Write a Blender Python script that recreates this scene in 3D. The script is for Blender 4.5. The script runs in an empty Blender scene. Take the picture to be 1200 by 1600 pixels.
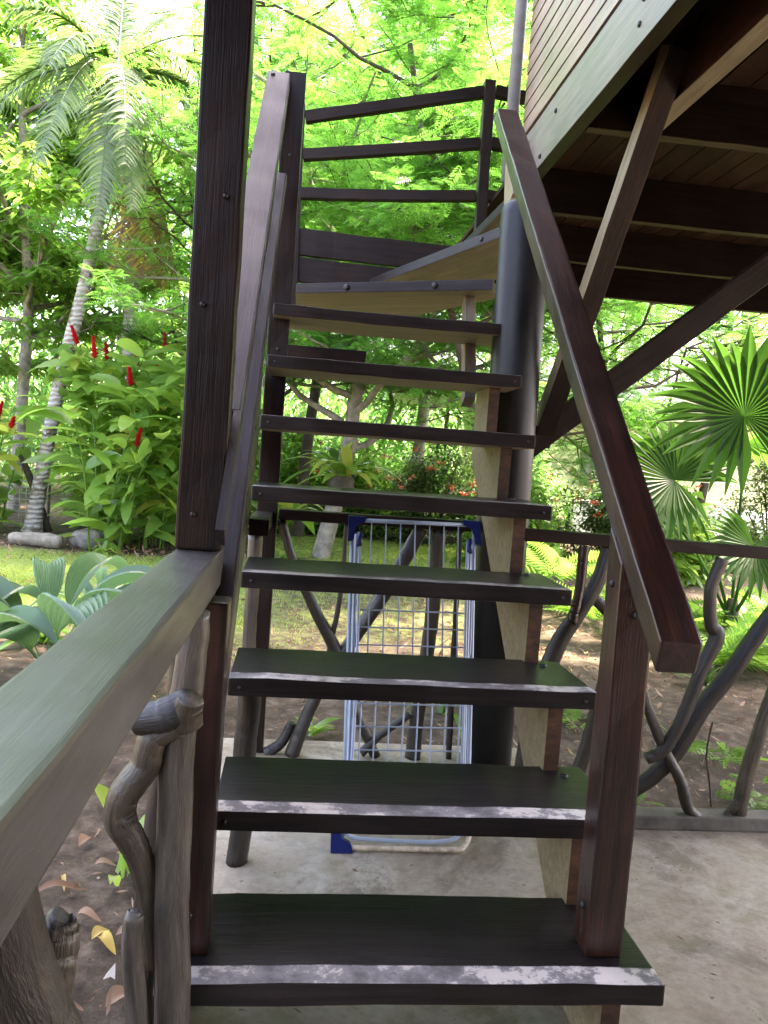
import bpy, bmesh, math
import numpy as np
from mathutils import Matrix, Vector

SC = bpy.context.scene
COL = SC.collection
R = math.radians

# ------------------------------------------------------------------ camera
cd = bpy.data.cameras.new('camera'); cam = bpy.data.objects.new('camera', cd); COL.objects.link(cam)
cd.sensor_fit = 'VERTICAL'; cd.sensor_height = 36.0; cd.lens = 36.0 * 1260.91 / 1600.0
cd.clip_start = 0.03; cd.clip_end = 500
cam.matrix_world = Matrix(((0.99195507, -0.0651889, -0.10851516, 0.14624531),
                           (-0.10376157, 0.07235345, -0.99196699, -1.58093969),
                           (0.07251668, 0.99524639, 0.06500727, 1.31853255),
                           (0, 0, 0, 1)))
SC.camera = cam

# ------------------------------------------------------------------ sky and sun
SUN_EL, SUN_AZ = R(64), R(62)           # azimuth from +Y towards +X: ahead of the camera, to the right, over the house
world = bpy.data.worlds.new('World'); SC.world = world; world.use_nodes = True
wt = world.node_tree; bg = wt.nodes['Background']
sky = wt.nodes.new('ShaderNodeTexSky'); sky.sky_type = 'NISHITA'; sky.sun_disc = False
sky.sun_elevation = SUN_EL; sky.sun_rotation = SUN_AZ
sky.air_density = 1.0; sky.dust_density = 4.0; sky.ozone_density = 1.0
wt.links.new(sky.outputs[0], bg.inputs[0]); bg.inputs[1].default_value = 0.15
sl = bpy.data.lights.new('sun', 'SUN'); so = bpy.data.objects.new('sun', sl); COL.objects.link(so)
sl.energy = 3.6; sl.angle = R(5); sl.color = (1.0, 0.95, 0.86)
sd = Vector((math.sin(SUN_AZ) * math.cos(SUN_EL), math.cos(SUN_AZ) * math.cos(SUN_EL), math.sin(SUN_EL)))
so.rotation_euler = sd.to_track_quat('Z', 'Y').to_euler(); so.location = (0, 0, 30)
SC.view_settings.view_transform = 'Standard'; SC.view_settings.look = 'None'
SC.view_settings.exposure = 3.82; SC.view_settings.use_white_balance = True; SC.view_settings.white_balance_temperature = 7500; SC.view_settings.white_balance_tint = 21; SC.view_settings.gamma = 1.0
SC.render.engine = 'CYCLES'
SC.cycles.use_denoising = True
SC.cycles.max_bounces = 9; SC.cycles.diffuse_bounces = 6; SC.cycles.glossy_bounces = 3
SC.cycles.transmission_bounces = 4; SC.cycles.transparent_max_bounces = 4
SC.cycles.sample_clamp_indirect = 6.0

# ------------------------------------------------------------------ object helpers
WM = {}                                   # world matrix of every object we link

def tag(o, label=None, cat=None, group=None, kind=None):
    if label: o['label'] = label
    if cat: o['category'] = cat
    if group: o['group'] = group
    if kind: o['kind'] = kind
    return o

def place(o, parent=None, M=None):
    M = M or Matrix.Identity(4)
    COL.objects.link(o)
    if parent is not None:
        o.parent = parent
        o.matrix_basis = WM[parent.name].inverted() @ M
    else:
        o.matrix_basis = M
    WM[o.name] = M.copy()
    return o

def thing(name, label, cat, loc=(0, 0, 0), group=None):
    o = bpy.data.objects.new(name, None); o.empty_display_size = 0.2
    place(o, None, Matrix.Translation(loc))
    return tag(o, label, cat, group)

def obj_bm(name, bm, mats, parent=None, M=None, smooth=False):
    me = bpy.data.meshes.new(name); bm.to_mesh(me); bm.free()
    for m in (mats if isinstance(mats, (list, tuple)) else [mats]): me.materials.append(m)
    if smooth:
        me.polygons.foreach_set('use_smooth', [True] * len(me.polygons))
    return place(bpy.data.objects.new(name, me), parent, M)

class Geo:
    """collects numpy quads with a per-vertex tint and a per-face material"""
    def __init__(s): s.V, s.F, s.T, s.MI, s.n = [], [], [], [], 0
    def add(s, V, F, tint=0.5, mi=0):
        V = np.asarray(V, float).reshape(-1, 3); F = np.asarray(F, np.int64).reshape(-1, 4)
        t = np.broadcast_to(np.asarray(tint, float), (len(V),)) if np.ndim(tint) < 2 else tint
        s.V.append(V); s.F.append(F + s.n); s.T.append(t); s.MI.append(np.full(len(F), mi)); s.n += len(V)
        return s
    def mesh(s, name, mats, off=(0, 0, 0), smooth=True):
        V = np.concatenate(s.V) - np.asarray(off); F = np.concatenate(s.F); T = np.concatenate(s.T); MI = np.concatenate(s.MI)
        me = bpy.data.meshes.new(name)
        me.vertices.add(len(V)); me.vertices.foreach_set('co', V.astype(np.float32).ravel())
        me.loops.add(len(F) * 4); me.loops.foreach_set('vertex_index', F.astype(np.int32).ravel())
        me.polygons.add(len(F)); me.polygons.foreach_set('loop_start', (np.arange(len(F)) * 4).astype(np.int32))
        a = me.attributes.new('tint', 'FLOAT', 'POINT'); a.data.foreach_set('value', T.astype(np.float32))
        for m in (mats if isinstance(mats, (list, tuple)) else [mats]): me.materials.append(m)
        me.polygons.foreach_set('material_index', MI.astype(np.int32))
        me.polygons.foreach_set('use_smooth', [bool(smooth)] * len(F))
        me.update(calc_edges=True)
        return me
    def obj(s, name, mats, parent=None, smooth=True):
        off = WM[parent.name].translation[:] if parent is not None else (0, 0, 0)
        M = Matrix.Translation(off)
        return place(bpy.data.objects.new(name, s.mesh(name, mats, off, smooth)), parent, M)

def nrm(a): return a / np.maximum(np.linalg.norm(a, axis=-1, keepdims=True), 1e-9)

def tube(g, pts, radii, sides=8, tint=0.5, mi=0, cap=True, lump=0.0, rng=None):
    P = np.asarray(pts, float); n = len(P); rad = np.broadcast_to(np.asarray(radii, float), (n,))
    T = nrm(np.gradient(P, axis=0)); ref = np.array([0, 0, 1.]) if abs(T[:, 2]).mean() < .8 else np.array([1., 0, 0])
    A = nrm(np.cross(T, ref)); B = np.cross(T, A)
    th = np.arange(sides) * 2 * np.pi / sides
    rr = rad[:, None] * np.ones(sides)[None]
    if lump and rng is not None:          # ridges that wander along the length, a few swellings
        ph = rng.random(6) * 6.28; u = np.concatenate([[0], np.cumsum(np.linalg.norm(np.diff(P, axis=0), axis=1))])[:, None] / max(rad.mean(), 1e-3)
        rr = rr * (1 + lump * (1.3 * np.sin(2 * th[None] + ph[0] + .25 * u) + .9 * np.sin(3 * th[None] + ph[1] - .18 * u) + .6 * np.sin(7 * th[None] + ph[2] + .1 * u)
                               + 1.2 * np.sin(u * .55 + ph[3]) * np.sin(th[None] + ph[4]) + .12 * rng.standard_normal((n, sides))))
    V = P[:, None] + rr[..., None] * (np.cos(th)[None, :, None] * A[:, None] + np.sin(th)[None, :, None] * B[:, None])
    V = V.reshape(-1, 3); F = []
    i = np.arange(n - 1)[:, None] * sides; j = np.arange(sides)[None]; k = (j + 1) % sides
    F = np.stack([i + j, i + k, i + k + sides, i + j + sides], -1).reshape(-1, 4)
    if cap:
        nv = len(V); V = np.concatenate([V, P[:1], P[-1:]])
        cf = []
        for e in range(0, sides, 2):
            cf.append([nv, (e + 2) % sides, e + 1, e]); b = (n - 1) * sides
            cf.append([nv + 1, b + e, b + e + 1, b + (e + 2) % sides])
        F = np.concatenate([F, np.array(cf)])
    g.add(V, F, tint, mi)

def smooth_path(pts, n=24):
    """Catmull-Rom through the points"""
    P = np.asarray(pts, float); P = np.concatenate([2 * P[:1] - P[1:2], P, 2 * P[-1:] - P[-2:-1]])
    out = []; m = len(P) - 3
    for s in np.linspace(0, m - 1e-6, n):
        i = int(s); t = s - i; p0, p1, p2, p3 = P[i:i + 4]
        out.append(.5 * ((2 * p1) + (-p0 + p2) * t + (2 * p0 - 5 * p1 + 4 * p2 - p3) * t * t + (-p0 + 3 * p1 - 3 * p2 + p3) * t ** 3))
    return np.array(out)

PROF = {'leaf': lambda t: np.maximum(np.sin(np.pi * t ** .8) ** .8, 0) * .97 + .03,
        'strap': lambda t: np.minimum(1, np.minimum(.35 + 3 * t, (1 - t) * 3.2)) * .96 + .02,
        'oblong': lambda t: np.minimum(np.maximum(np.sin(np.pi * t), 0) ** .45, 1) * .96 + .03,
        'obov': lambda t: np.maximum(np.sin(np.pi * t ** 1.3), 0) * .95 + .05,
        'blade': lambda t: (1 - t) ** .7 * .95 + .05}

def blades(g, P, D, N, L, Wd, droop=0.2, nseg=3, fold=0.0, prof='leaf', tint=0.5, mi=0, wave=0.0):
    P = np.atleast_2d(P); n = len(P)
    D = nrm(np.broadcast_to(D, (n, 3))); N = np.broadcast_to(N, (n, 3))
    L = np.broadcast_to(L, (n,)); Wd = np.broadcast_to(Wd, (n,)); droop = np.broadcast_to(droop, (n,))
    t = np.linspace(0, 1, nseg + 1)
    C = P[:, None] + D[:, None] * (L[:, None] * t)[..., None]
    C[..., 2] -= (droop * L)[:, None] * t ** 2
    if wave: C[..., 2] += wave * L[:, None] * np.sin(t * 5)
    S = nrm(np.cross(D, N)); S = np.where(np.linalg.norm(S, axis=1, keepdims=True) < .1, [[1., 0, 0]], S)
    NN = nrm(np.cross(S, D))
    w = Wd[:, None] * PROF[prof](t)[None] * .5
    if fold:
        Lf = C + S[:, None] * w[..., None] + NN[:, None] * (fold * w)[..., None]
        Rt = C - S[:, None] * w[..., None] + NN[:, None] * (fold * w)[..., None]
        V = np.stack([Lf, C, Rt], 2); m = 3
    else:
        V = np.stack([C + S[:, None] * w[..., None], C - S[:, None] * w[..., None]], 2); m = 2
    V = V.reshape(n, -1, 3); per = V.shape[1]
    f = []
    for k in range(nseg):
        for q in range(m - 1):
            a = k * m + q; f.append([a, a + 1, a + 1 + m, a + m])
    F = (np.array(f)[None] + (np.arange(n) * per)[:, None, None]).reshape(-1, 4)
    tt = np.repeat(np.broadcast_to(np.asarray(tint, float), (n,)), per)
    g.add(V.reshape(-1, 3), F, tt, mi)

def frame(p0, p1, up=(0, 0, 1)):
    p0, p1 = Vector(p0), Vector(p1); x = (p1 - p0).normalized(); u = Vector(up)
    y = u.cross(x)
    if y.length < 1e-4: y = Vector((0, 1, 0)).cross(x)
    y.normalize(); z = x.cross(y)
    M = Matrix((x, y, z)).transposed().to_4x4(); M.translation = (p0 + p1) / 2
    return M, (p1 - p0).length

def beam(name, p0, p1, w, h, mats, parent, up=(0, 0, 1), bev=0.004, under=False, shear=None):
    """a sawn timber whose local X runs along its grain; w across, h along 'up'"""
    M, L = frame(p0, p1, up)
    bm = bmesh.new(); bmesh.ops.create_cube(bm, size=1)
    bmesh.ops.scale(bm, vec=(L, w, h), verts=bm.verts)
    if bev and L > .3:
        cuts = min(24, int(L / .11))
        bmesh.ops.subdivide_edges(bm, edges=[e for e in bm.edges if abs(e.verts[0].co.x - e.verts[1].co.x) > L * .9], cuts=cuts, use_grid_fill=True)
        q = np.random.default_rng(int(abs(p0[0] * 977 + p0[1] * 331 + p0[2] * 173 + L * 711)) % 9999)
        bend = q.standard_normal(2) * .0016
        for v in bm.verts:
            t = v.co.x / L; v.co.y += bend[0] * math.cos(t * 5) + q.standard_normal() * .0009; v.co.z += bend[1] * math.cos(t * 4) + q.standard_normal() * .0009
    for (end, ax, k) in (shear or ()):
        for v in bm.verts:
            if v.co.x * end > L * .49: v.co.x += k * v.co[ax]
    if bev:
        bmesh.ops.bevel(bm, geom=[e for e in bm.edges if len(e.link_faces) == 2 and e.calc_face_angle() > .6], offset=bev, segments=2, affect='EDGES', profile=.6)
    bm.normal_update()
    if under:
        for f in bm.faces:
            if f.normal.z < -.9: f.material_index = 1
    return obj_bm(name, bm, mats, parent, M)

def slab_poly(name, poly, z0, z1, mats, parent, bev=0.003, under=False, yaw=0.0):
    """a plank cut to a plan outline; local X (the grain) turned by yaw"""
    c = Vector((sum(p[0] for p in poly) / len(poly), sum(p[1] for p in poly) / len(poly), (z0 + z1) / 2))
    M = Matrix.Translation(c) @ Matrix.Rotation(yaw, 4, 'Z'); I = M.inverted()
    bm = bmesh.new()
    lo = [bm.verts.new(I @ Vector((x, y, z0))) for x, y in poly]; hi = [bm.verts.new(I @ Vector((x, y, z1))) for x, y in poly]
    n = len(poly); bm.faces.new(lo[::-1]); bm.faces.new(hi)
    for i in range(n): bm.faces.new((lo[i], lo[(i + 1) % n], hi[(i + 1) % n], hi[i]))
    bmesh.ops.recalc_face_normals(bm, faces=bm.faces)
    if bev: bmesh.ops.bevel(bm, geom=list(bm.edges), offset=bev, segments=2, affect='EDGES', profile=.6)
    bm.normal_update()
    if under:
        for f in bm.faces:
            if f.normal.z < -.9: f.material_index = 1
    return obj_bm(name, bm, mats, parent, M)

def side_poly(name, poly, x0, x1, mats, parent, bev=0.002, side=False):
    """a board cut to an outline in the y-z plane, x0..x1 thick"""
    c = Vector(((x0 + x1) / 2, sum(p[0] for p in poly) / len(poly), sum(p[1] for p in poly) / len(poly)))
    M = Matrix.Translation(c); bm = bmesh.new()
    a = [bm.verts.new(Vector((x0, y, z)) - c) for y, z in poly]; b = [bm.verts.new(Vector((x1, y, z)) - c) for y, z in poly]
    n = len(poly); bm.faces.new(a); bm.faces.new(b[::-1])
    for i in range(n): bm.faces.new((a[i], a[(i + 1) % n], b[(i + 1) % n], b[i]))
    bmesh.ops.recalc_face_normals(bm, faces=bm.faces)
    bm.normal_update()
    if side:
        for f in bm.faces:
            if abs(f.normal.x) > .9: f.material_index = 1
    return obj_bm(name, bm, mats, parent, M)

def bolt(parent, p, axis, r=.011, mat=None):
    g = Geo(); a = np.asarray(axis, float); p = np.asarray(p, float)
    tube(g, [p - a * .004, p + a * .003, p + a * .006], [r, r, r * .6], 10)
    return g.obj('bolt', mat or M_STEEL, parent)

# ------------------------------------------------------------------ materials
def newmat(name):
    m = bpy.data.materials.new(name); m.use_nodes = True; nt = m.node_tree
    return m, nt, nt.nodes['Principled BSDF']

def N(nt, t, **kw):
    n = nt.nodes.new(t)
    for k, v in kw.items():
        if k in n.inputs: n.inputs[k].default_value = v
        else: setattr(n, k, v)
    return n

def ramp(nt, stops, src):
    r = nt.nodes.new('ShaderNodeValToRGB'); e = r.color_ramp.elements
    e[0].position, e[0].color = stops[0][0], (*stops[0][1], 1); e[1].position, e[1].color = stops[-1][0], (*stops[-1][1], 1)
    for p, c in stops[1:-1]:
        x = e.new(p); x.color = (*c, 1)
    nt.links.new(src, r.inputs[0]); return r

def mix(nt, a, b, f, mode='MIX'):
    m = nt.nodes.new('ShaderNodeMix'); m.data_type = 'RGBA'; m.blend_type = mode
    for s, v in ((m.inputs[6], a), (m.inputs[7], b), (m.inputs[0], f)):
        if hasattr(v, 'links'): nt.links.new(v, s)
        else: s.default_value = (*v, 1) if isinstance(v, tuple) else v
    return m.outputs[2]

def math_(nt, op, a, b=None, c=None, clamp=False):
    m = nt.nodes.new('ShaderNodeMath'); m.operation = op; m.use_clamp = clamp
    for i, v in enumerate((a, b, c)):
        if v is None: continue
        if hasattr(v, 'links'): nt.links.new(v, m.inputs[i])
        else: m.inputs[i].default_value = v
    return m.outputs[0]

def smoothstep(nt, v, a, b):
    m = nt.nodes.new('ShaderNodeMapRange'); m.interpolation_type = 'SMOOTHSTEP'
    m.inputs[1].default_value = a; m.inputs[2].default_value = b; nt.links.new(v, m.inputs[0]); return m.outputs[0]

def wood(name, c0, c1, rough=.38, wear=None, wear_amt=.0, grain=(1.2, 22, 22), coat=0.0, nose=0.0, blotch=.5, spec=.5, bump=.25, bark=False):
    m, nt, p = newmat(name)
    tc = N(nt, 'ShaderNodeTexCoord'); oi = N(nt, 'ShaderNodeObjectInfo')
    add = N(nt, 'ShaderNodeVectorMath', operation='ADD'); ba = N(nt, 'ShaderNodeAttribute', attribute_name='bark'); nt.links.new(ba.outputs['Vector'] if bark else tc.outputs['Object'], add.inputs[0])
    sc = N(nt, 'ShaderNodeVectorMath', operation='SCALE'); sc.inputs[0].default_value = (37, 19, 53); nt.links.new(oi.outputs['Random'], sc.inputs['Scale'])
    nt.links.new(sc.outputs[0], add.inputs[1])
    mp = N(nt, 'ShaderNodeMapping'); mp.inputs['Scale'].default_value = grain; nt.links.new(add.outputs[0], mp.inputs[0])
    n1 = N(nt, 'ShaderNodeTexNoise', Scale=2.2, Detail=7.0, Roughness=.62, Distortion=.7); nt.links.new(mp.outputs[0], n1.inputs['Vector'])
    mp2 = N(nt, 'ShaderNodeMapping'); mp2.inputs['Scale'].default_value = (grain[0] * 3, grain[1] * 7, grain[2] * 7); nt.links.new(add.outputs[0], mp2.inputs[0])
    n2 = N(nt, 'ShaderNodeTexNoise', Scale=2.0, Detail=4.0, Roughness=.6); nt.links.new(mp2.outputs[0], n2.inputs['Vector'])
    n3 = N(nt, 'ShaderNodeTexNoise', Scale=3.5, Detail=5.0, Roughness=.6); nt.links.new(add.outputs[0], n3.inputs['Vector'])
    r = ramp(nt, [(.3, c0), (.72, c1)], n1.outputs[0])
    fine = ramp(nt, [(.35, (.74,) * 3), (.65, (1.10,) * 3)], n2.outputs[0])
    c = mix(nt, r.outputs[0], fine.outputs[0], .7, 'MULTIPLY')
    bl = ramp(nt, [(.35, (1 - blotch,) * 3), (.65, (1.1,) * 3)], n3.outputs[0])
    c = mix(nt, c, bl.outputs[0], .8, 'MULTIPLY')
    rg = math_(nt, 'MULTIPLY_ADD', n3.outputs[0], .3, rough - .15)
    if wear:
        n4 = N(nt, 'ShaderNodeTexNoise', Scale=7.0, Detail=9.0, Roughness=.72); nt.links.new(add.outputs[0], n4.inputs['Vector'])
        v = math_(nt, 'ADD', n4.outputs[0], math_(nt, 'MULTIPLY', n2.outputs[0], .35))
        k = smoothstep(nt, v, .95 - wear_amt, 1.02 - wear_amt)
        c = mix(nt, c, wear, math_(nt, 'MULTIPLY', k, .75))
    if nose:                              # the front edge of a tread, its stain walked off
        sx = N(nt, 'ShaderNodeSeparateXYZ'); nt.links.new(tc.outputs['Object'], sx.inputs[0]); gx = N(nt, 'ShaderNodeSeparateXYZ'); nt.links.new(tc.outputs['Normal'], gx.inputs[0])
        n5 = N(nt, 'ShaderNodeTexNoise', Scale=9.0, Detail=10.0, Roughness=.75); nt.links.new(add.outputs[0], n5.inputs['Vector'])
        n6 = N(nt, 'ShaderNodeTexNoise', Scale=2.2, Detail=3.0); nt.links.new(add.outputs[0], n6.inputs['Vector'])
        grime = math_(nt, 'MULTIPLY_ADD', smoothstep(nt, n5.outputs[0], .38, .56), .55, .45); edge = math_(nt, 'MULTIPLY_ADD', n5.outputs[0], .012 + .02 * (1 - nose), -.119 - .028 * (1 - nose))
        k = math_(nt, 'SUBTRACT', 1, smoothstep(nt, math_(nt, 'SUBTRACT', sx.outputs[1], edge), -.002, .003))
        k = math_(nt, 'MULTIPLY', k, smoothstep(nt, gx.outputs[2], .25, .5))
        k = math_(nt, 'MULTIPLY', k, smoothstep(nt, math_(nt, 'ADD', n6.outputs[0], math_(nt, 'MULTIPLY', n5.outputs[0], .3)), .3, .6))
        patch = smoothstep(nt, math_(nt, 'ADD', n5.outputs[0], math_(nt, 'MULTIPLY', n6.outputs[0], .6)), .80, .84)
        wc = mix(nt, (.25, .228, .225), (.52, .465, .41), patch)
        k = math_(nt, 'MULTIPLY', math_(nt, 'MULTIPLY', k, grime), min(1.0, nose * 1.1)); c = mix(nt, c, wc, k)
        rg = math_(nt, 'ADD', rg, math_(nt, 'MULTIPLY', k, .18))
    nt.links.new(c, p.inputs['Base Color']); nt.links.new(rg, p.inputs['Roughness'])
    p.inputs['Specular IOR Level'].default_value = spec
    p.inputs['Coat Weight'].default_value = coat; p.inputs['Coat Roughness'].default_value = .22
    b = N(nt, 'ShaderNodeBump', Strength=bump, Distance=.004); nt.links.new(math_(nt, 'ADD', n2.outputs[0], n1.outputs[0]), b.inputs['Height']); nt.links.new(b.outputs[0], p.inputs['Normal'])
    return m

M_DARK = wood('dark_stained_wood', (.006, .0032, .0022), (.026, .0125, .0075), .42, (.10, .07, .055), .0, spec=.2, bump=.3)
M_TREAD, M_TREAD_MID, M_TREAD_UP = [wood('worn_tread_wood', (.007, .0055, .0055), (.023, .0175, .0175), .35, (.075, .066, .062), -.08, nose=q, coat=.1, spec=.32, bump=.3) for q in (1.0, .62, .3)]
M_FRONT = wood('dark_tread_edge_wood', (.008, .0055, .0048), (.028, .019, .0165), .42, (.08, .065, .06), .02, spec=.25)
M_RED = wood('red_brown_wood', (.005, .0022, .0018), (.058, .0175, .0105), .34, (.17, .10, .075), .035, spec=.4, blotch=.8, coat=.25, bump=.3)
M_RAIL = wood('weathered_rail_wood', (.010, .0075, .008), (.034, .026, .028), .52, (.13, .11, .105), .03, spec=.22)
M_GREYRAIL = wood('grey_green_rail_wood', (.054, .048, .043), (.108, .096, .086), .34, (.05, .045, .04), -.06, blotch=.25, coat=.3)
M_RAW = wood('unstained_pale_wood', (.15, .11, .055), (.30, .235, .135), .6, blotch=.3)
M_RAW2 = wood('unstained_brown_wood', (.11, .088, .058), (.24, .20, .14), .6, blotch=.35)
M_END = wood('orange_end_grain_wood', (.02, .008, .003), (.11, .042, .016), .5, grain=(9, 9, 22), blotch=.6)
M_SIDING = wood('siding_wood', (.18, .112, .078), (.34, .235, .17), .42, blotch=.3)
M_FASCIA = wood('fascia_wood', (.105, .09, .066), (.22, .19, .145), .45, (.36, .27, .24), .02, blotch=.35)
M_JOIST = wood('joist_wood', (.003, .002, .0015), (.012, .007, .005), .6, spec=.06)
M_JOISTB = wood('pale_joist_underside', (.035, .026, .016), (.075, .058, .038), .6, spec=.1)  # paler wood than the joist sides, for the undersides only
M_DECK = wood('deck_board_wood', (.012, .0068, .0045), (.038, .021, .013), .6, spec=.10)
M_LOG = wood('peeled_branch_wood', (.010, .007, .004), (.13, .095, .055), .46, (.30, .24, .18), .04, grain=(26, 26, 26), blotch=.6, coat=.2, bump=.8, bark=True)
M_LOGD = wood('dark_branch_wood', (.004, .003, .002), (.042, .029, .018), .44, (.16, .12, .08), .06, grain=(26, 26, 26), blotch=.6, coat=.15, bump=.8, bark=True)
M_LOGG = wood('grey_branch_wood', (.014, .010, .007), (.12, .099, .074), .40, (.30, .25, .19), .0, grain=(26, 26, 26), blotch=.4, coat=.3, bump=.8, bark=True)

def plain(name, col, rough=.5, metal=0.0, var=.25, scale=12.0, bump=.1):
    m, nt, p = newmat(name); tc = N(nt, 'ShaderNodeTexCoord')
    n = N(nt, 'ShaderNodeTexNoise', Scale=scale, Detail=6.0, Roughness=.6); nt.links.new(tc.outputs['Object'], n.inputs['Vector'])
    lo = tuple(c * (1 - var) for c in col); hi = tuple(min(1, c * (1 + var)) for c in col)
    nt.links.new(ramp(nt, [(.3, lo), (.7, hi)], n.outputs[0]).outputs[0], p.inputs['Base Color'])
    nt.links.new(math_(nt, 'MULTIPLY_ADD', n.outputs[0], .2, rough - .1), p.inputs['Roughness']); p.inputs['Metallic'].default_value = metal
    if bump:
        b = N(nt, 'ShaderNodeBump', Strength=bump, Distance=.01); nt.links.new(n.outputs[0], b.inputs['Height']); nt.links.new(b.outputs[0], p.inputs['Normal'])
    return m

M_STEEL = plain('bolt_steel', (.035, .033, .03), .5, .6)
M_COLUMN = wood('scuffed_grey_paint', (.004, .004, .0042), (.016, .0162, .0168), .42, (.07, .07, .07), .03, grain=(7, 7, 1.5), blotch=.6, spec=.3, bump=.15)
M_PIPE = plain('grey_pipe', (.17, .18, .19), .4, 0, .2)
M_AIRER = plain('pale_blue_enamel', (.30, .36, .46), .35, 0, .12)
M_BLUE = plain('blue_plastic', (.004, .011, .085), .4, 0, .1)
M_RUST = plain('rusty_enamel', (.48, .40, .30), .6, 0, .5, 40.0)
M_WALLY = plain('pale_yellow_plaster', (.66, .60, .36), .8, 0, .1)
M_ROOFW = plain('white_roof_sheet', (.85, .86, .86), .5, 0, .05)
M_PLASTER = plain('cream_plaster', (.42, .38, .32), .85, 0, .12)
M_STONE = plain('mossy_stone', (.17, .155, .135), .85, 0, .5, 14.0, .6)
M_WIRE = plain('galvanised_wire', (.32, .33, .33), .5, .5)
M_RED_FLOWER = plain('red_bracts', (.55, .012, .03), .45, 0, .4, 60.0)
M_ORANGE_FLOWER = plain('coral_petals', (.75, .13, .07), .5, 0, .3, 30.0)
M_YELLOW_FLOWER = plain('yellow_petals', (.80, .50, .03), .5, 0, .2, 30.0)
M_FRUIT = plain('tan_palm_fruit', (.42, .20, .07), .6, 0, .5, 30.0)

def concrete():
    m, nt, p = newmat('stained_concrete'); tc = N(nt, 'ShaderNodeTexCoord')
    n1 = N(nt, 'ShaderNodeTexNoise', Scale=2.6, Detail=8.0, Roughness=.65, Distortion=.6); n2 = N(nt, 'ShaderNodeTexNoise', Scale=26.0, Detail=10.0, Roughness=.72)
    n3 = N(nt, 'ShaderNodeTexNoise', Scale=7.0, Detail=9.0, Roughness=.7)
    for n in (n1, n2, n3): nt.links.new(tc.outputs['Object'], n.inputs['Vector'])
    a = ramp(nt, [(.3, (.17, .13, .085)), (.5, (.29, .245, .185)), (.7, (.39, .355, .295))], n1.outputs[0])
    c = mix(nt, a.outputs[0], ramp(nt, [(.3, (.6, .6, .58)), (.6, (1.1,) * 3)], n2.outputs[0]).outputs[0], .7, 'MULTIPLY')
    c = mix(nt, c, (.13, .125, .05), math_(nt, 'MULTIPLY', smoothstep(nt, n3.outputs[0], .5, .68), .5))
    c = mix(nt, c, (.05, .035, .022), math_(nt, 'MULTIPLY', smoothstep(nt, n2.outputs[0], .60, .68), .85))
    n4 = N(nt, 'ShaderNodeTexNoise', Scale=1.1, Detail=12.0, Roughness=.75, Distortion=1.6); nt.links.new(tc.outputs['Object'], n4.inputs['Vector'])
    c = mix(nt, c, (.075, .05, .03), math_(nt, 'MULTIPLY', smoothstep(nt, n4.outputs[0], .50, .62), .55))
    vo = N(nt, 'ShaderNodeTexVoronoi', Scale=1.3, feature='DISTANCE_TO_EDGE'); wv = N(nt, 'ShaderNodeVectorMath', operation='ADD'); nt.links.new(tc.outputs['Object'], wv.inputs[0])
    sc = N(nt, 'ShaderNodeVectorMath', operation='SCALE'); sc.inputs['Scale'].default_value = .35; nt.links.new(n3.outputs['Color'], sc.inputs[0]); nt.links.new(sc.outputs[0], wv.inputs[1]); nt.links.new(wv.outputs[0], vo.inputs['Vector'])
    crack = math_(nt, 'MULTIPLY', math_(nt, 'SUBTRACT', 1, smoothstep(nt, vo.outputs['Distance'], .001, .005)), smoothstep(nt, n1.outputs[0], .5, .6))
    c = mix(nt, c, (.05, .04, .03), math_(nt, 'MULTIPLY', crack, .7))
    nt.links.new(c, p.inputs['Base Color']); p.inputs['Roughness'].default_value = .72
    b = N(nt, 'ShaderNodeBump', Strength=.35, Distance=.006); nt.links.new(n2.outputs[0], b.inputs['Height']); nt.links.new(b.outputs[0], p.inputs['Normal'])
    return m
M_CONC = concrete()

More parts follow.
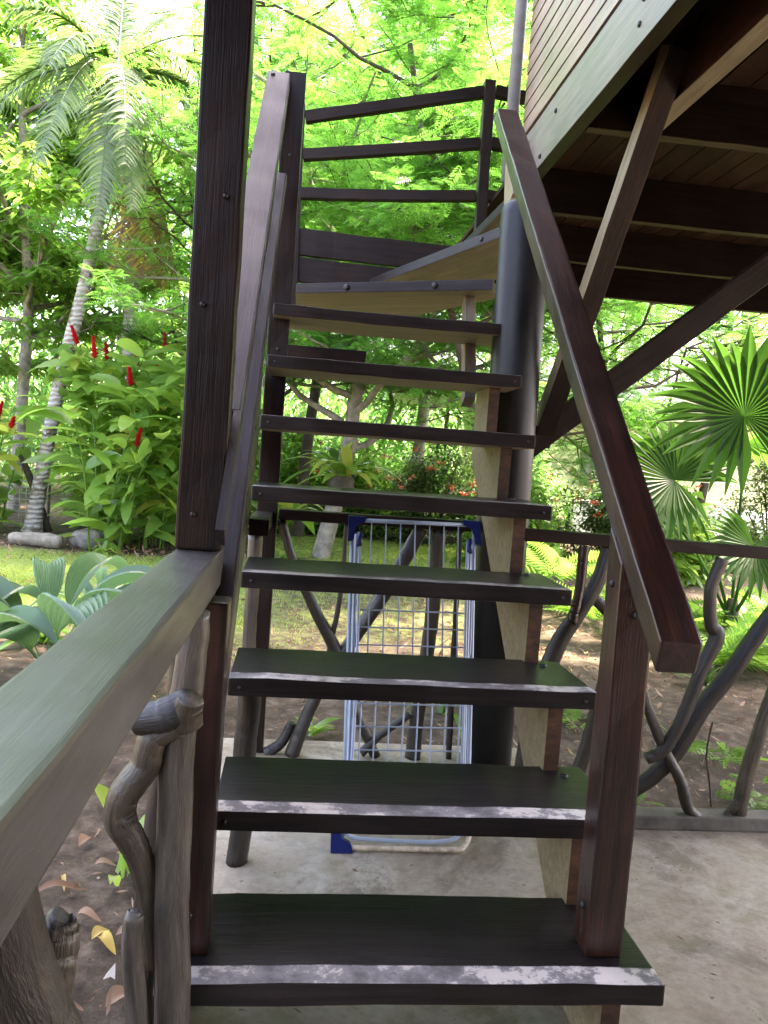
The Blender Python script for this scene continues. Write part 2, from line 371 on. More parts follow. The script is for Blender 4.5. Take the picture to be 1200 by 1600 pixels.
def ground_mat():
    m, nt, p = newmat('garden_soil_and_turf'); tc = N(nt, 'ShaderNodeTexCoord')
    s = N(nt, 'ShaderNodeSeparateXYZ'); nt.links.new(tc.outputs['Object'], s.inputs[0]); x, y = s.outputs[0], s.outputs[1]
    n1 = N(nt, 'ShaderNodeTexNoise', Scale=.9, Detail=7.0, Roughness=.65); n2 = N(nt, 'ShaderNodeTexNoise', Scale=9.0, Detail=9.0, Roughness=.7); n3 = N(nt, 'ShaderNodeTexNoise', Scale=60.0, Detail=8.0, Roughness=.8)
    for n in (n1, n2, n3): nt.links.new(tc.outputs['Object'], n.inputs['Vector'])
    soil = ramp(nt, [(.32, (.035, .024, .016)), (.5, (.088, .064, .043)), (.72, (.20, .155, .115))], n2.outputs[0])
    soil = mix(nt, soil.outputs[0], ramp(nt, [(.3, (.5,) * 3), (.7, (1.25,) * 3)], n3.outputs[0]).outputs[0], .8, 'MULTIPLY')
    yy = math_(nt, 'MULTIPLY_ADD', n1.outputs[0], 1.6, y)            # wavy borders
    def band(v, a0, a1, b0, b1): return math_(nt, 'MULTIPLY', smoothstep(nt, v, a0, a1), math_(nt, 'SUBTRACT', 1, smoothstep(nt, v, b0, b1)))
    left = math_(nt, 'MULTIPLY', band(yy, 4.9, 5.6, 9.0, 9.5), math_(nt, 'SUBTRACT', 1, smoothstep(nt, x, -.6, .4)))
    mid = math_(nt, 'MULTIPLY', band(yy, 9.4, 10.2, 12.6, 13.2), band(x, -.6, .4, 2.6, 3.4))
    part = math_(nt, 'MULTIPLY', math_(nt, 'MULTIPLY', band(yy, 4.0, 6.0, 11.5, 12.5), band(x, -1.0, 0.0, 1.6, 2.6)), math_(nt, 'MULTIPLY', smoothstep(nt, n2.outputs[0], .44, .60), .7))
    g = math_(nt, 'MAXIMUM', math_(nt, 'MAXIMUM', left, mid), part, clamp=True)
    grass = ramp(nt, [(.3, (.10, .15, .035)), (.7, (.19, .26, .06))], n3.outputs[0])
    nt.links.new(mix(nt, soil, grass.outputs[0], g), p.inputs['Base Color']); p.inputs['Roughness'].default_value = .9
    p.inputs['Specular IOR Level'].default_value = .2
    b = N(nt, 'ShaderNodeBump', Strength=.9, Distance=.03); nt.links.new(math_(nt, 'MULTIPLY_ADD', n3.outputs[0], .4, n2.outputs[0]), b.inputs['Height']); nt.links.new(b.outputs[0], p.inputs['Normal'])
    return m
M_GROUND = ground_mat()

def leafmat(name, stops, trans=.5, tcol=(.3, .55, .04), rough=.42, spec=.4, tboost=1.0):
    """tint runs from old dark leaves to fresh ones; light comes through the blade"""
    m, nt, p = newmat(name); at = N(nt, 'ShaderNodeAttribute', attribute_name='tint')
    oi = N(nt, 'ShaderNodeObjectInfo')
    f = math_(nt, 'ADD', at.outputs['Fac'], math_(nt, 'MULTIPLY_ADD', oi.outputs['Random'], .16, -.08), clamp=True)
    r = ramp(nt, stops, f)
    nt.links.new(r.outputs[0], p.inputs['Base Color']); p.inputs['Roughness'].default_value = rough; p.inputs['Specular IOR Level'].default_value = spec
    t = N(nt, 'ShaderNodeBsdfTranslucent'); nt.links.new(mix(nt, mix(nt, tcol, mix(nt, r.outputs[0], (3.0, 2.6, 3.0), 1.0, 'MULTIPLY'), .55), tcol, .15), t.inputs[0])
    ms = N(nt, 'ShaderNodeMixShader'); ms.inputs[0].default_value = trans
    nt.links.new(p.outputs[0], ms.inputs[1]); nt.links.new(t.outputs[0], ms.inputs[2])
    nt.links.new(ms.outputs[0], nt.nodes['Material Output'].inputs[0]); return m

L_FEATHER = leafmat('feathery_leaves', [(0, (.018, .055, .008)), (.45, (.055, .16, .022)), (1, (.115, .26, .045))], .56, (.14, .46, .06))
L_BROAD = leafmat('broad_leaves', [(0, (.045, .09, .018)), (.5, (.08, .16, .026)), (1, (.13, .20, .035))], .58, (.23, .56, .08), .4)
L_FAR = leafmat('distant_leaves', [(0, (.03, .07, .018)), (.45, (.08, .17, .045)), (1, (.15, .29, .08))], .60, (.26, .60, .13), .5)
L_PALM = leafmat('palm_leaflets', [(0, (.035, .07, .03)), (.5, (.065, .12, .045)), (1, (.12, .18, .06))], .4, (.20, .38, .05), .32, .6)
L_FAN = leafmat('fan_palm_segments', [(0, (.016, .045, .010)), (.5, (.028, .075, .014)), (1, (.05, .11, .02))], .45, (.09, .28, .02), .5, .2)
L_GINGER = leafmat('ginger_leaves', [(0, (.06, .14, .03)), (.55, (.13, .24, .045)), (.85, (.20, .30, .05)), (1, (.36, .35, .07))], .45, (.38, .66, .08), .3, .55)
L_PLEAT = leafmat('pleated_leaves', [(0, (.04, .10, .05)), (.5, (.075, .15, .085)), (1, (.11, .21, .06))], .35, (.16, .36, .05), .32, .55)
L_SHRUB = leafmat('shrub_leaves', [(0, (.015, .035, .010)), (.5, (.035, .075, .016)), (1, (.085, .13, .03))], .3, (.15, .3, .04), .35, .5)
L_FERN = leafmat('fern_fronds', [(0, (.05, .12, .02)), (.5, (.085, .19, .025)), (1, (.13, .24, .035))], .48, (.20, .44, .05), .5)
L_GRASS = leafmat('grass_blades', [(0, (.09, .14, .03)), (.5, (.18, .25, .05)), (1, (.30, .35, .09))], .5, (.46, .62, .11), .55)
L_DRY = leafmat('dry_leaves', [(0, (.09, .045, .025)), (.5, (.22, .13, .08)), (.85, (.27, .185, .115)), (1, (.55, .42, .06))], .15, (.35, .2, .08), .6, .3)
M_BARK = plain('grey_bark', (.20, .175, .14), .85, 0, .55, 9.0, .8)
M_BARKD = plain('dark_thin_bark', (.055, .042, .030), .85, 0, .5, 9.0, .6)

def palm_bark():
    m, nt, p = newmat('ringed_palm_bark'); tc = N(nt, 'ShaderNodeTexCoord')
    w = N(nt, 'ShaderNodeTexWave', Scale=4.6, Distortion=4.0, Detail=3.0, bands_direction='Z'); w.inputs['Detail Scale'].default_value = 2.0
    nt.links.new(tc.outputs['Object'], w.inputs['Vector'])
    n = N(nt, 'ShaderNodeTexNoise', Scale=4.0, Detail=8.0, Roughness=.7); nt.links.new(tc.outputs['Object'], n.inputs['Vector'])
    c = mix(nt, ramp(nt, [(.1, (.27, .24, .22)), (.55, (.40, .37, .35))], w.outputs['Fac']).outputs[0], (.10, .075, .04), smoothstep(nt, n.outputs[0], .48, .62))
    nt.links.new(c, p.inputs['Base Color']); p.inputs['Roughness'].default_value = .85
    b = N(nt, 'ShaderNodeBump', Strength=.6, Distance=.03); nt.links.new(w.outputs['Fac'], b.inputs['Height']); nt.links.new(b.outputs[0], p.inputs['Normal']); return m
M_PALMBARK = palm_bark()

# ------------------------------------------------------------------ ground and terrace
GZ = -.06
rng = np.random.default_rng(5)
def ground():
    xs = np.concatenate([-np.geomspace(120, 6, 22), np.linspace(-5.6, 7, 85), np.geomspace(7.5, 120, 22)])
    ys = np.concatenate([-np.geomspace(90, 4, 14), np.linspace(-3.5, 14, 120), np.geomspace(15, 160, 24)])
    X, Y = np.meshgrid(xs, ys); r = np.random.default_rng(3)
    Z = GZ + .018 * np.sin(X * 1.7 + Y * .6) * np.sin(Y * 1.3) + .010 * r.standard_normal(X.shape)
    under = (X > -.5) & (X < 8) & (Y < 2.4)                 # stays below the terrace floor
    Z = np.where(under, np.minimum(Z, GZ) - .012, Z)
    g = Geo(); n = len(xs); i = (np.arange(len(ys) - 1)[:, None] * n + np.arange(n - 1)[None])
    g.add(np.stack([X, Y, Z], -1).reshape(-1, 3), np.stack([i, i + 1, i + 1 + n, i + n], -1).reshape(-1, 4))
    tag(g.obj('ground', M_GROUND), kind='structure')
ground()
tag(slab_poly('terrace_floor', [(-.14, -6), (7, -6), (7, 1.325), (1.34, 1.325), (1.34, 2.08), (-.14, 2.08)], -.16, 0, M_CONC, None, .006), kind='structure')
k_ = thing('kerb', 'low concrete kerb carrying the branch railing at the floor edge right of the stairs', 'kerb', (2.5, 1.28, 0))
slab_poly('kerb_stone', [(1.2, 1.243), (5, 1.243), (5, 1.33), (1.2, 1.33)], .0, .056, plain('kerb_concrete', (.095, .085, .068), .8, 0, .5, 10, .5), k_, .008)

# ------------------------------------------------------------------ staircase
r_, g_ = .24093, .26066
st = thing('staircase', 'dark wooden open tread staircase with worn lower steps turning at the top', 'staircase', (.5, .2, 0))
tz = lambda n: r_ * n                     # top of tread n
ty = lambda n: g_ * (n - 1)
for n in range(1, 9):
    x0 = -.03 if n == 1 else 0
    x1 = 1.0
    t = beam('tread', ((x0), ty(n) + .17, tz(n) - .025), (x1, ty(n) + .17, tz(n) - .025), .34, .05, [M_TREAD if n < 3 else M_TREAD_MID if n == 3 else M_TREAD_UP, M_RAW2, M_FRONT], st, bev=.005, under=True)
    for pf in t.data.polygons:
        if pf.normal.y < -.8: pf.material_index = 2
    if n == 1: t['label'] = 'wide bottom step with white worn nosing'
    if 2 <= n <= 5: bolt(t, (.93, ty(n) + .27, tz(n) + .0005), (0, 0, 1), .012)
# saw-toothed carriages under the treads
def saw(x0, x1, mats):
    up = []
    for n in range(1, 8):
        yb = ty(n) + .045; up += [(yb, tz(n - 1) if n > 1 else 0.0), (yb, tz(n) - .0505)]
        if n > 1: up[-2] = (yb, tz(n - 1) - .0505)
    low = [(ty(8) + .02, tz(7) - .0505), (ty(8) + .02, tz(7) - .33), (.33, .07), (.33, 0.0)]
    return side_poly('stringer', up + low, x0, x1, mats, st, side=True)
saw(.882, .925, [M_END, M_RAW]); saw(-.064, -.028, [M_DARK, M_LOGG])
# newels, handrails and mid rail
beam('newel_post', (.8975, .133, tz(1)), (.8975, .133, 1.045 + .133 * .939), .084, .085, M_RED, st, up=(1, 0, 0), bev=.006, shear=[(1, 1, -.939)])
beam('newel_post', (-.022, .133, tz(1)), (-.022, .133, 1.0), .084, .085, M_RED, st, up=(1, 0, 0), bev=.006)
def sloped(name, xc, w, y0, y1, a, h, mat, s=.939, shear=None, bev=.006):
    u = Vector((0, -s, 1)).normalized()
    p0 = Vector((xc, y0, a + s * y0)) - u * h / 2; p1 = Vector((xc, y1, a + s * y1)) - u * h / 2
    return beam(name, p0, p1, w, h, mat, st, up=u, bev=bev, shear=shear)
sloped('handrail', .9035, .088, -.125, 1.80, 1.114, .060, M_RED, shear=[(-1, 2, .55), (1, 2, -.5)])
sloped('handrail', -.038, .094, .31, 1.865, 1.114, .05, M_RAIL)
sloped('handrail', -.0015, .0185, .045, .60, 1.1125, .047, M_RAIL, bev=0)
sloped('mid_rail', -.002, .044, .135, 1.80, .78, .05, M_RAIL, .924)
# tall post at the turn, floor to handrail
beam('support_post', (.026, 1.945, 0), (.026, 1.945, 2.89), .088, .088, M_DARK, st, up=(1, 0, 0), bev=.005)
bolt(st, (-.06, 1.83, 2.836), (0, -.68, .73), .009)
for p, a in (((.8975, .0895, 1.02), (0, -1, 0)), ((.8545, .133, .34), (-1, 0, 0)), ((.8545, .133, 1.08), (-1, 0, 0)), ((.026, 1.9005, 1.75), (0, -1, 0)), ((.026, 1.9005, 2.55), (0, -1, 0)), ((-.022, .0895, .33), (0, -1, 0))): bolt(st, p, a, .008)
for n in range(2, 8):
    for q in (.03, .97): bolt(st, (q, ty(n) - .0005, tz(n) - .026), (0, -1, 0), .005)
# winding steps round the column
zW = lambda n: tz(n)
def winder(poly, n, yaw): return slab_poly('winder_tread', poly, zW(n) - .05, zW(n), [M_RAIL, M_RAW2], st, .004, True, yaw)
winder([(.074, 2.58), (.965, 2.075), (1.03, 2.24), (.67, 3.05), (.074, 3.38)], 9, R(-30))
winder([(.50, 3.42), (.985, 2.09), (1.06, 2.13), (1.18, 2.8), (1.12, 3.42)], 10, R(-70))
winder([(1.03, 3.40), (1.085, 2.30), (1.14, 2.30), (1.45, 2.9), (1.45, 3.40)], 11, R(-88))
for p in ((.32, 2.434, zW(9) - .025), (.72, 2.208, zW(9) - .025)): bolt(st, p, (-.49, -.87, 0), .014)
bolt(st, (.93, 2.236, zW(10) - .025), (-.94, -.34, 0), .012)
beam('winder_stringer', (.885, 2.02, 1.60), (.90, 2.28, 2.11), .05, .085, M_RAW2, st, up=(0, -.9, .45))
beam('winder_stringer', (1.08, 2.18, 2.52), (1.12, 2.40, 2.86), .10, .16, M_RAW, st, up=(0, -.9, .5))
# boarded skirt and upper guard at the back of the turn
beam('skirt_board', (.055, 3.455, 2.595), (1.12, 3.455, 2.58), .03, .16, M_DARK, st)
beam('skirt_board', (.055, 3.458, 2.43), (1.12, 3.458, 2.415), .03, .15, M_DARK, st)
beam('guard_post', (.046, 3.45, 2.2), (.02, 3.45, 3.40), .06, .05, M_DARK, st, up=(1, 0, 0))
beam('guard_post', (1.165, 3.43, 2.50), (1.150, 3.43, 3.66), .066, .066, M_DARK, st, up=(1, 0, 0))
for (a, b, c) in ((3.327, 3.600, .066), (3.106, 3.292, .064), (2.878, 2.975, .064)):
    beam('guard_rail', (.05, 3.45, a), (1.12, 3.45, b), .055, c, M_DARK, st)
    beam('guard_rail', (1.19, 3.44, b + .008), (1.62, 3.44, b - .02), .055, c, M_DARK, st)
# dark beam end under the turn, left
beam('bearer', (.0, 2.6, 1.83), (.45, 2.6, 1.83), .08, .06, M_DARK, st)

# ------------------------------------------------------------------ raised house
hs = thing('house', 'raised timber house with pale board siding above a dark joisted floor', 'house', (1.5, 1, 2.7))
def siding():
    g = Geo(); z = 2.955; i = 0; r = np.random.default_rng(8)
    while z < 5.6:
        h = .0725; y0, y1 = -4.6, 2.46; tl = .004
        # one lapped board: sloping face, bottom lip
        V = [(1.142 - tl, y0, z), (1.142 - tl, y1, z), (1.142, y1, z + h), (1.142, y0, z + h),
             (1.160, y0, z), (1.160, y1, z), (1.160, y1, z + h), (1.160, y0, z + h)]
        g.add(V, [(0, 3, 2, 1), (0, 1, 5, 4), (1, 2, 6, 5), (0, 4, 7, 3), (3, 7, 6, 2), (4, 5, 6, 7)], r.random()); z += h + .0035; i += 1
    o = g.obj('siding', M_SIDING, hs, False); return o
def grainY(o):                            # turn a mesh's local axes so that X runs along world Y
    rot = Matrix.Rotation(R(90), 4, 'Z'); o.data.transform(rot.inverted()); o.matrix_basis = o.matrix_basis @ rot; WM[o.name] = WM[o.name] @ rot
grainY(siding())
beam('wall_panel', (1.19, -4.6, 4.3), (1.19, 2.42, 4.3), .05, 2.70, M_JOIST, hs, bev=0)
beam('front_wall', (1.22, 2.42, 4.3), (5.2, 2.42, 4.3), .05, 2.70, M_SIDING, hs, bev=0)
fb = beam('floor_beam', (1.172, -4.6, 2.822), (1.172, 2.45, 2.822), .06, .244, [M_FASCIA, M_DARK], hs, under=True)
for (y, z) in ((1.0, 2.84), (1.02, 2.77), (1.9, 2.86), (2.1, 2.74)): bolt(fb, (1.1405, y, z), (-1, 0, 0), .010)
beam('floor_beam', (1.462, -4.6, 2.815), (1.462, 1.645, 2.815), .078, .23, [M_RED, M_RAW2], hs, under=True)
for y, x1, zt in ((.40, 5.2, 2.93), (1.675, 5.2, 2.93), (2.76, 5.2, 2.93), (3.70, 5.2, 2.93), (4.62, 5.2, 2.93)):
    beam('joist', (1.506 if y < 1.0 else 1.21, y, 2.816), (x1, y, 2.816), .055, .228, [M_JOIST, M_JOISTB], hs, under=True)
xx = 1.21; i = 0
while xx < 5.2:
    y0 = -4.6; beam('floor_board', (xx + .065, y0, 2.946), (xx + .065, 4.66, 2.946), .124, .028, M_DECK, hs, bev=0); xx += .131; i += 1
beam('room_wall', (5.25, -4.6, 4.3), (5.25, 2.44, 4.3), .05, 2.70, M_SIDING, hs, bev=0)
beam('roof_panel', (2.9, -5.0, 5.75), (2.9, 5.0, 5.75), 5.4, .08, M_JOIST, hs, bev=0)  # out of view; eaves extended forward to keep the sun off the stairs
def pipe_obj(name, pts, r, mat, parent, sides=20):
    g = Geo(); tube(g, pts, r, sides); return g.obj(name, mat, parent)
pipe_obj('downpipe', [(1.092, 2.50, 2.75), (1.092, 2.50, 4.2), (1.092, 2.50, 5.6)], .031, M_PIPE, hs)
br = beam('brace', (1.215, 1.985, 1.44), (1.385, 1.283, 2.855), .082, .085, [M_DARK, M_RAW], hs, up=(1, 0, 0), bev=.003, under=True)  # left face given pale wood: light from that side put into its colour
for (x, y, z) in ((1.302, 1.50, 2.42), (1.313, 1.44, 2.54)): bolt(br, (x, y, z), (-1, 0, .1), .012)
beam('brace', (1.10, 1.96, 1.375), (2.66, 1.96, 2.702), .075, .108, M_DARK, hs, up=(0, 0, 1), bev=.003)
def column():
    g = Geo(); c = (1.045, 1.885)
    tube(g, [(c[0] + .025, c[1], 0), (c[0] + .012, c[1], 1.2), (c[0], c[1], 2.40), (c[0], c[1], 2.435), (c[0], c[1], 2.455)], [.108, .108, .108, .102, .085], 32)
    return g.obj('column', M_COLUMN, hs)
column()

# the covered walk the photograph is taken from
pr = thing('porch', 'dark square timber post on the left rail, carrying the porch roof', 'porch', (-.06, .25, 1.09))
beam('post', (-.060, .25, 1.0915), (-.066, .25, 3.0), .094, .1, M_DARK, pr, up=(1, 0, 0), bev=.006)
beam('roof', (.1, -4.6, 3.05), (.1, .30, 3.05), 2.06, .09, M_JOIST, pr, bev=0)
for p in ((-.075, .199, 1.17), (-.045, .199, 1.85), (-.08, .199, 1.62)): bolt(pr, p, (0, -1, 0), .006)
pw = thing('added_back_wall', 'unseen dark wall added behind the viewer to darken the faces turned to it', 'wall', (2, -3.3, 0))  # out of view, added to keep light off the camera-facing timber
beam('added_wall_boards', (-1.6, -3.4, 1.46), (5.2, -3.4, 1.46), .08, 2.9, M_JOIST, pw, bev=0)

# ------------------------------------------------------------------ branch railings
def branch(parent, pts, rad, mat, n=18, sides=14, lump=.035, seed=1, name='branch'):
    n = int(n * 2.2); r = np.random.default_rng(seed); P = smooth_path(pts, n); k = np.linspace(0, len(rad) - 1, n)
    n = len(P); g = Geo(); tube(g, P + r.standard_normal(P.shape) * .0006, .97 * np.interp(k, np.arange(len(rad)), rad), sides, lump=lump, rng=r)
    o = g.obj(name, mat, parent); m = sides; T_ = np.concatenate([[0], np.cumsum(np.linalg.norm(np.diff(P, axis=0), axis=1))])
    th = np.arange(m) * 2 * np.pi / m; q = np.zeros((n * m + 2, 3)); a = np.repeat(T_, m)
    q[:n * m, 0] = np.tile(np.cos(th), n) * .03; q[:n * m, 1] = np.tile(np.sin(th), n) * .03; q[:n * m, 2] = a * .10; q[n * m + 1, 2] = T_[-1] * .1
    q += r.random(3) * 3
    at = o.data.attributes.new('bark', 'FLOAT_VECTOR', 'POINT'); at.data.foreach_set('vector', q.astype(np.float32).ravel())
    return o

lr = thing('branch_railing', 'grey green topped railing with peeled branches, running towards the viewer on the left', 'railing', (-.06, -.6, 0), 'branch railings of the terrace')
beam('top_rail', (-.062, -2.6, 1.048), (-.062, .298, 1.048), .098, .084, M_GREYRAIL, lr, bev=.007)
branch(lr, [(-.038, -.045, 0), (-.030, -.045, .2), (-.044, -.04, .47), (-.048, -.04, .72), (-.036, -.035, .87), (-.03, -.03, 1.007)], [.034, .035, .037, .034, .030, .026], M_LOGG, seed=2)
branch(lr, [(-.045, -.06, .80), (-.09, -.06, .77), (-.105, -.06, .71), (-.14, -.06, .655), (-.145, -.055, .60), (-.113, -.05, .54), (-.09, -.04, .45), (-.075, -.03, .3)], [.033, .03, .03, .030, .031, .026, .022, .018], M_LOG, 26, seed=3)
branch(lr, [(-.022, -.075, .842), (-.07, -.075, .815), (-.128, -.07, .80)], [.03, .034, .026], M_LOGD, 8, seed=4)
branch(lr, [(-.027, -.07, .795), (-.028, -.085, .83), (-.022, -.10, .858)], [.028, .027, .024], M_LOG, 6, seed=14)
branch(lr, [(-.095, -.10, 0), (-.085, -.10, .2), (-.10, -.10, .36), (-.102, -.10, .435), (-.10, -.10, .452)], [.022, .022, .021, .019, .008], M_LOGG, 14, seed=5)
branch(lr, [(-.10, .07, 0), (-.11, .07, .2), (-.105, .09, .45), (-.075, .10, .80), (-.07, .10, 1.007)], [.030, .028, .026, .024, .024], M_LOGD, seed=6)
branch(lr, [(.03, .95, 0), (.045, .95, .2), (.035, .96, .38), (.045, .95, .52), (.04, .94, .62)], [.036, .034, .037, .034, .03], M_LOGD, seed=7)
branch(lr, [(.0, -.84, .50), (-.030, -.85, .70), (-.075, -.87, .83), (-.10, -.93, 1.01)], [.044, .044, .044, .038], M_LOGD, 14, seed=8)
branch(lr, [(-.062, -.855, .79), (-.048, -.85, .842), (-.044, -.845, .868), (-.043, -.845, .882)], [.030, .022, .0185, .010], M_LOG, 10, lump=.10, seed=9)
branch(lr, [(-.07, -1.5, 0), (-.05, -1.5, .5), (-.07, -1.45, 1.007)], [.035, .03, .03], M_LOGG, seed=10)
beam('lower_post', (-.063, .255, 0), (-.061, .255, 1.005), .09, .084, M_DARK, lr, up=(1, 0, 0))
beam('side_rail', (.012, 1.46, 1.03), (.012, 1.90, 1.03), .075, .062, M_DARK, lr)
branch(lr, [(.0, 1.52, 0), (.0, 1.52, .5), (.0, 1.52, .999)], [.03, .028, .028], M_LOGG, seed=12)

fr = thing('branch_railing', 'dark railing with crossed branches seen through the stairs behind the drying rack', 'railing', (.5, 1.9, 0), 'branch railings of the terrace')
beam('top_rail', (.075, 1.9, 1.053), (.95, 1.9, 1.053), .06, .045, M_DARK, fr)
def fb_(pts, rad, seed): branch(fr, [(x, 1.9 + .012 * math.sin(seed * 2.1), z) for x, z in pts], rad, M_LOGD, seed=seed)
fb_([(.085, 1.03), (.155, .84), (.25, .66), (.343, .50), (.40, .40), (.46, .22), (.57, .0)], [.018, .02, .026, .028, .024, .022, .024], 21)
fb_([(.70, 1.03), (.60, .82), (.54, .70), (.43, .52), (.36, .40)], [.032, .034, .035, .03, .028], 22)
fb_([(.36, .42), (.26, .2), (.20, .0)], [.028, .03, .034], 23)
fb_([(.775, 1.03), (.77, .6), (.745, .2), (.735, .0)], [.034, .031, .034, .036], 24)
fb_([(.87, 1.03), (.885, .5), (.90, .0)], [.012, .013, .014], 25)
fb_([(.70, .20), (.58, .10), (.50, .02)], [.017, .018, .022], 26)
fb_([(.33, .46), (.36, .7), (.37, 1.03)], [.012, .012, .011], 27)
branch(fr, [(.19, 1.905, .14), (.15, 1.905, .05), (.09, 1.905, 0)], [.020, .024, .028], M_LOGD, seed=28)

rr = thing('branch_railing', 'dark railing with bent branches standing on the kerb right of the stairs', 'railing', (1.6, 1.28, .056), 'branch railings of the terrace')
beam('top_rail', (.96, 1.285, 1.084), (3.4, 1.285, 1.05), .062, .046, M_DARK, rr, bev=.004)
def rb(pts, rad, seed, mat=M_LOGD, dy=0.0): branch(rr, [(.146 + (x - .146) * 1.0106, 1.28 + dy, 1.3185 + (z - 1.3185) * 1.0106) for x, z in pts], rad, mat, 26, seed=seed)
rb([(1.295, 1.06), (1.26, .93), (1.19, .80), (1.135, .70), (1.09, .55), (1.05, .35), (1.03, .06)], [.030, .030, .030, .033, .034, .032, .036], 31)
rb([(1.186, 1.06), (1.182, .9), (1.165, .78)], [.019, .019, .02], 32, M_RED, -.03)
rb([(1.335, .80), (1.27, .86), (1.235, .885), (1.20, .84)], [.021, .022, .02, .018], 33, M_LOGD, .03)
rb([(1.262, .868), (1.272, .90), (1.275, .935)], [.011, .010, .009], 34, M_LOGD, .03)
rb([(1.33, .62), (1.30, .45), (1.26, .25), (1.20, .06)], [.024, .025, .027, .03], 35)
rb([(1.72, 1.045), (1.685, .93), (1.70, .80), (1.728, .752), (1.68, .62), (1.625, .44), (1.565, .32), (1.50, .28)], [.026, .024, .025, .029, .026, .026, .025, .022], 36, M_LOGD, -.02)
rb([(1.40, .05), (1.47, .13), (1.56, .20), (1.64, .30), (1.73, .47), (1.82, .60), (1.93, .78), (2.10, 1.04)], [.03, .032, .033, .034, .034, .034, .034, .036], 37, M_LOGD, .03)
rb([(1.40, .75), (1.44, .60), (1.50, .45), (1.57, .32), (1.645, .20), (1.665, .15), (1.69, .09), (1.73, .055)], [.017, .018, .019, .021, .022, .024, .022, .020], 38, M_LOGD, -.01)
rb([(2.06, .80), (1.975, .5), (1.93, .3), (1.905, .15), (1.90, .055)], [.028, .028, .029, .028, .026], 39, M_LOG)
rb([(1.93, .19), (1.88, .10), (1.845, .058)], [.018, .02, .014], 40, M_LOG)
rb([(2.35, 1.04), (2.3, .6), (2.4, .06)], [.03, .03, .03], 41)
rb([(1.80, .40), (1.79, .27), (1.815, .15), (1.83, .06)], [.004, .004, .004, .004], 42, M_LOG, .08)

# ------------------------------------------------------------------ folding clothes airer
ca = thing('clothes_airer', 'folded pale blue wire clothes airer with blue corner caps leaning under the stairs', 'clothes airer', (.55, 1.06, 0))
A0, SL = 1.06, .755 / 1.08
def rk(x, z, d=0.0):                       # a point in the leaning plane; d in front of it
    return (x, A0 + SL * z - d, z)
def wires(name, segs, r, mat, parent, sides=8):
    g = Geo()
    for s in segs: tube(g, smooth_path(s, max(2, 4 * len(s))) if len(s) > 2 else s, r, sides)
    return g.obj(name, mat, parent)
z_ = lambda v: v
wires('outer_frame', [[rk(.378, .0 + .03), rk(.385, 1.02)], [rk(.905, 1.03), rk(.86, .55), rk(.815, .10)], [rk(.385, 1.055), rk(.905, 1.065)]], .0085, M_AIRER, ca)
wires('outer_frame', [[rk(.345, .012, .03), rk(.74, .012, .03), rk(.79, .02, .03), rk(.815, .06, .03), rk(.825, .14, .03)]], .009, M_RUST, ca)
wires('inner_frame', [[rk(.40, 1.0, .03), rk(.395, .5, .03), rk(.385, .05, .03)], [rk(.88, 1.0, .03), rk(.83, .5, .03), rk(.79, .09, .03)],
                      [rk(.385, .05, .03), rk(.44, .035, .03), rk(.74, .035, .03), rk(.79, .09, .03)]], .0075, M_AIRER, ca)
wires('inner_frame', [[rk(.865, 1.0, .045), rk(.82, .5, .045), rk(.785, .14, .045)], [rk(.415, .98, .045), rk(.41, .5, .045), rk(.395, .14, .045)]], .006, M_AIRER, ca)
segs = [[rk(.385 + .02 + .062 * i, 1.06), rk(.385 + .012 + .058 * i, .555)] for i in range(1, 8)]
segs += [[rk(.40, zz), rk(.865 + (zz - .55) * .09, zz + .008)] for zz in (.60, .66, .72, .78)]
segs += [[rk(.385 + .055 * i, .545), rk(.372 + .05 * i, .12)] for i in range(1, 9)]
segs += [[rk(.38, zz), rk(.82 + (zz - .3) * .09, zz + .006)] for zz in (.20, .27, .34, .41, .48)]
wires('wire_grid', segs, .0032, M_AIRER, ca, 6)
wires('tray_frame', [[rk(.402, 1.0, .012), rk(.398, .62, .012), rk(.405, .565, .012), rk(.44, .55, .012), rk(.80, .555, .012), rk(.845, .575, .012), rk(.858, .63, .012), rk(.875, .80, .012)]], .0055, M_AIRER, ca)
def corner(x, z, sx, sz, name='corner_cap', d=0):
    p = [(x, z), (x + sx * .075, z), (x + sx * .068, z + sz * .022), (x + sx * .036, z + sz * .036), (x + sx * .022, z + sz * .095), (x, z + sz * .10)]
    g = Geo(); a = np.array([rk(q[0], q[1], .014 + d) for q in p]); b = np.array([rk(q[0], q[1], -.012 + d) for q in p])
    V = np.concatenate([a, b]); F = [(0, 1, 2, 3), (0, 3, 4, 5), (9, 8, 7, 6), (11, 10, 9, 6)] + [(i, i + 6, (i + 1) % 6 + 6, (i + 1) % 6) for i in range(6)]
    g.add(V, F); return g.obj(name, M_BLUE, ca, False)
corner(.368, 1.072, 1, -1); corner(.932, 1.084, -1, -1); corner(.335, .002, 1, 1, d=.03)
wires('hinge_cap', [[rk(.412, .96, .05), rk(.413, 1.01, .05)]], .012, M_BLUE, ca); wires('hinge_cap', [[rk(.872, .96, .05), rk(.874, 1.01, .05)]], .012, M_BLUE, ca)

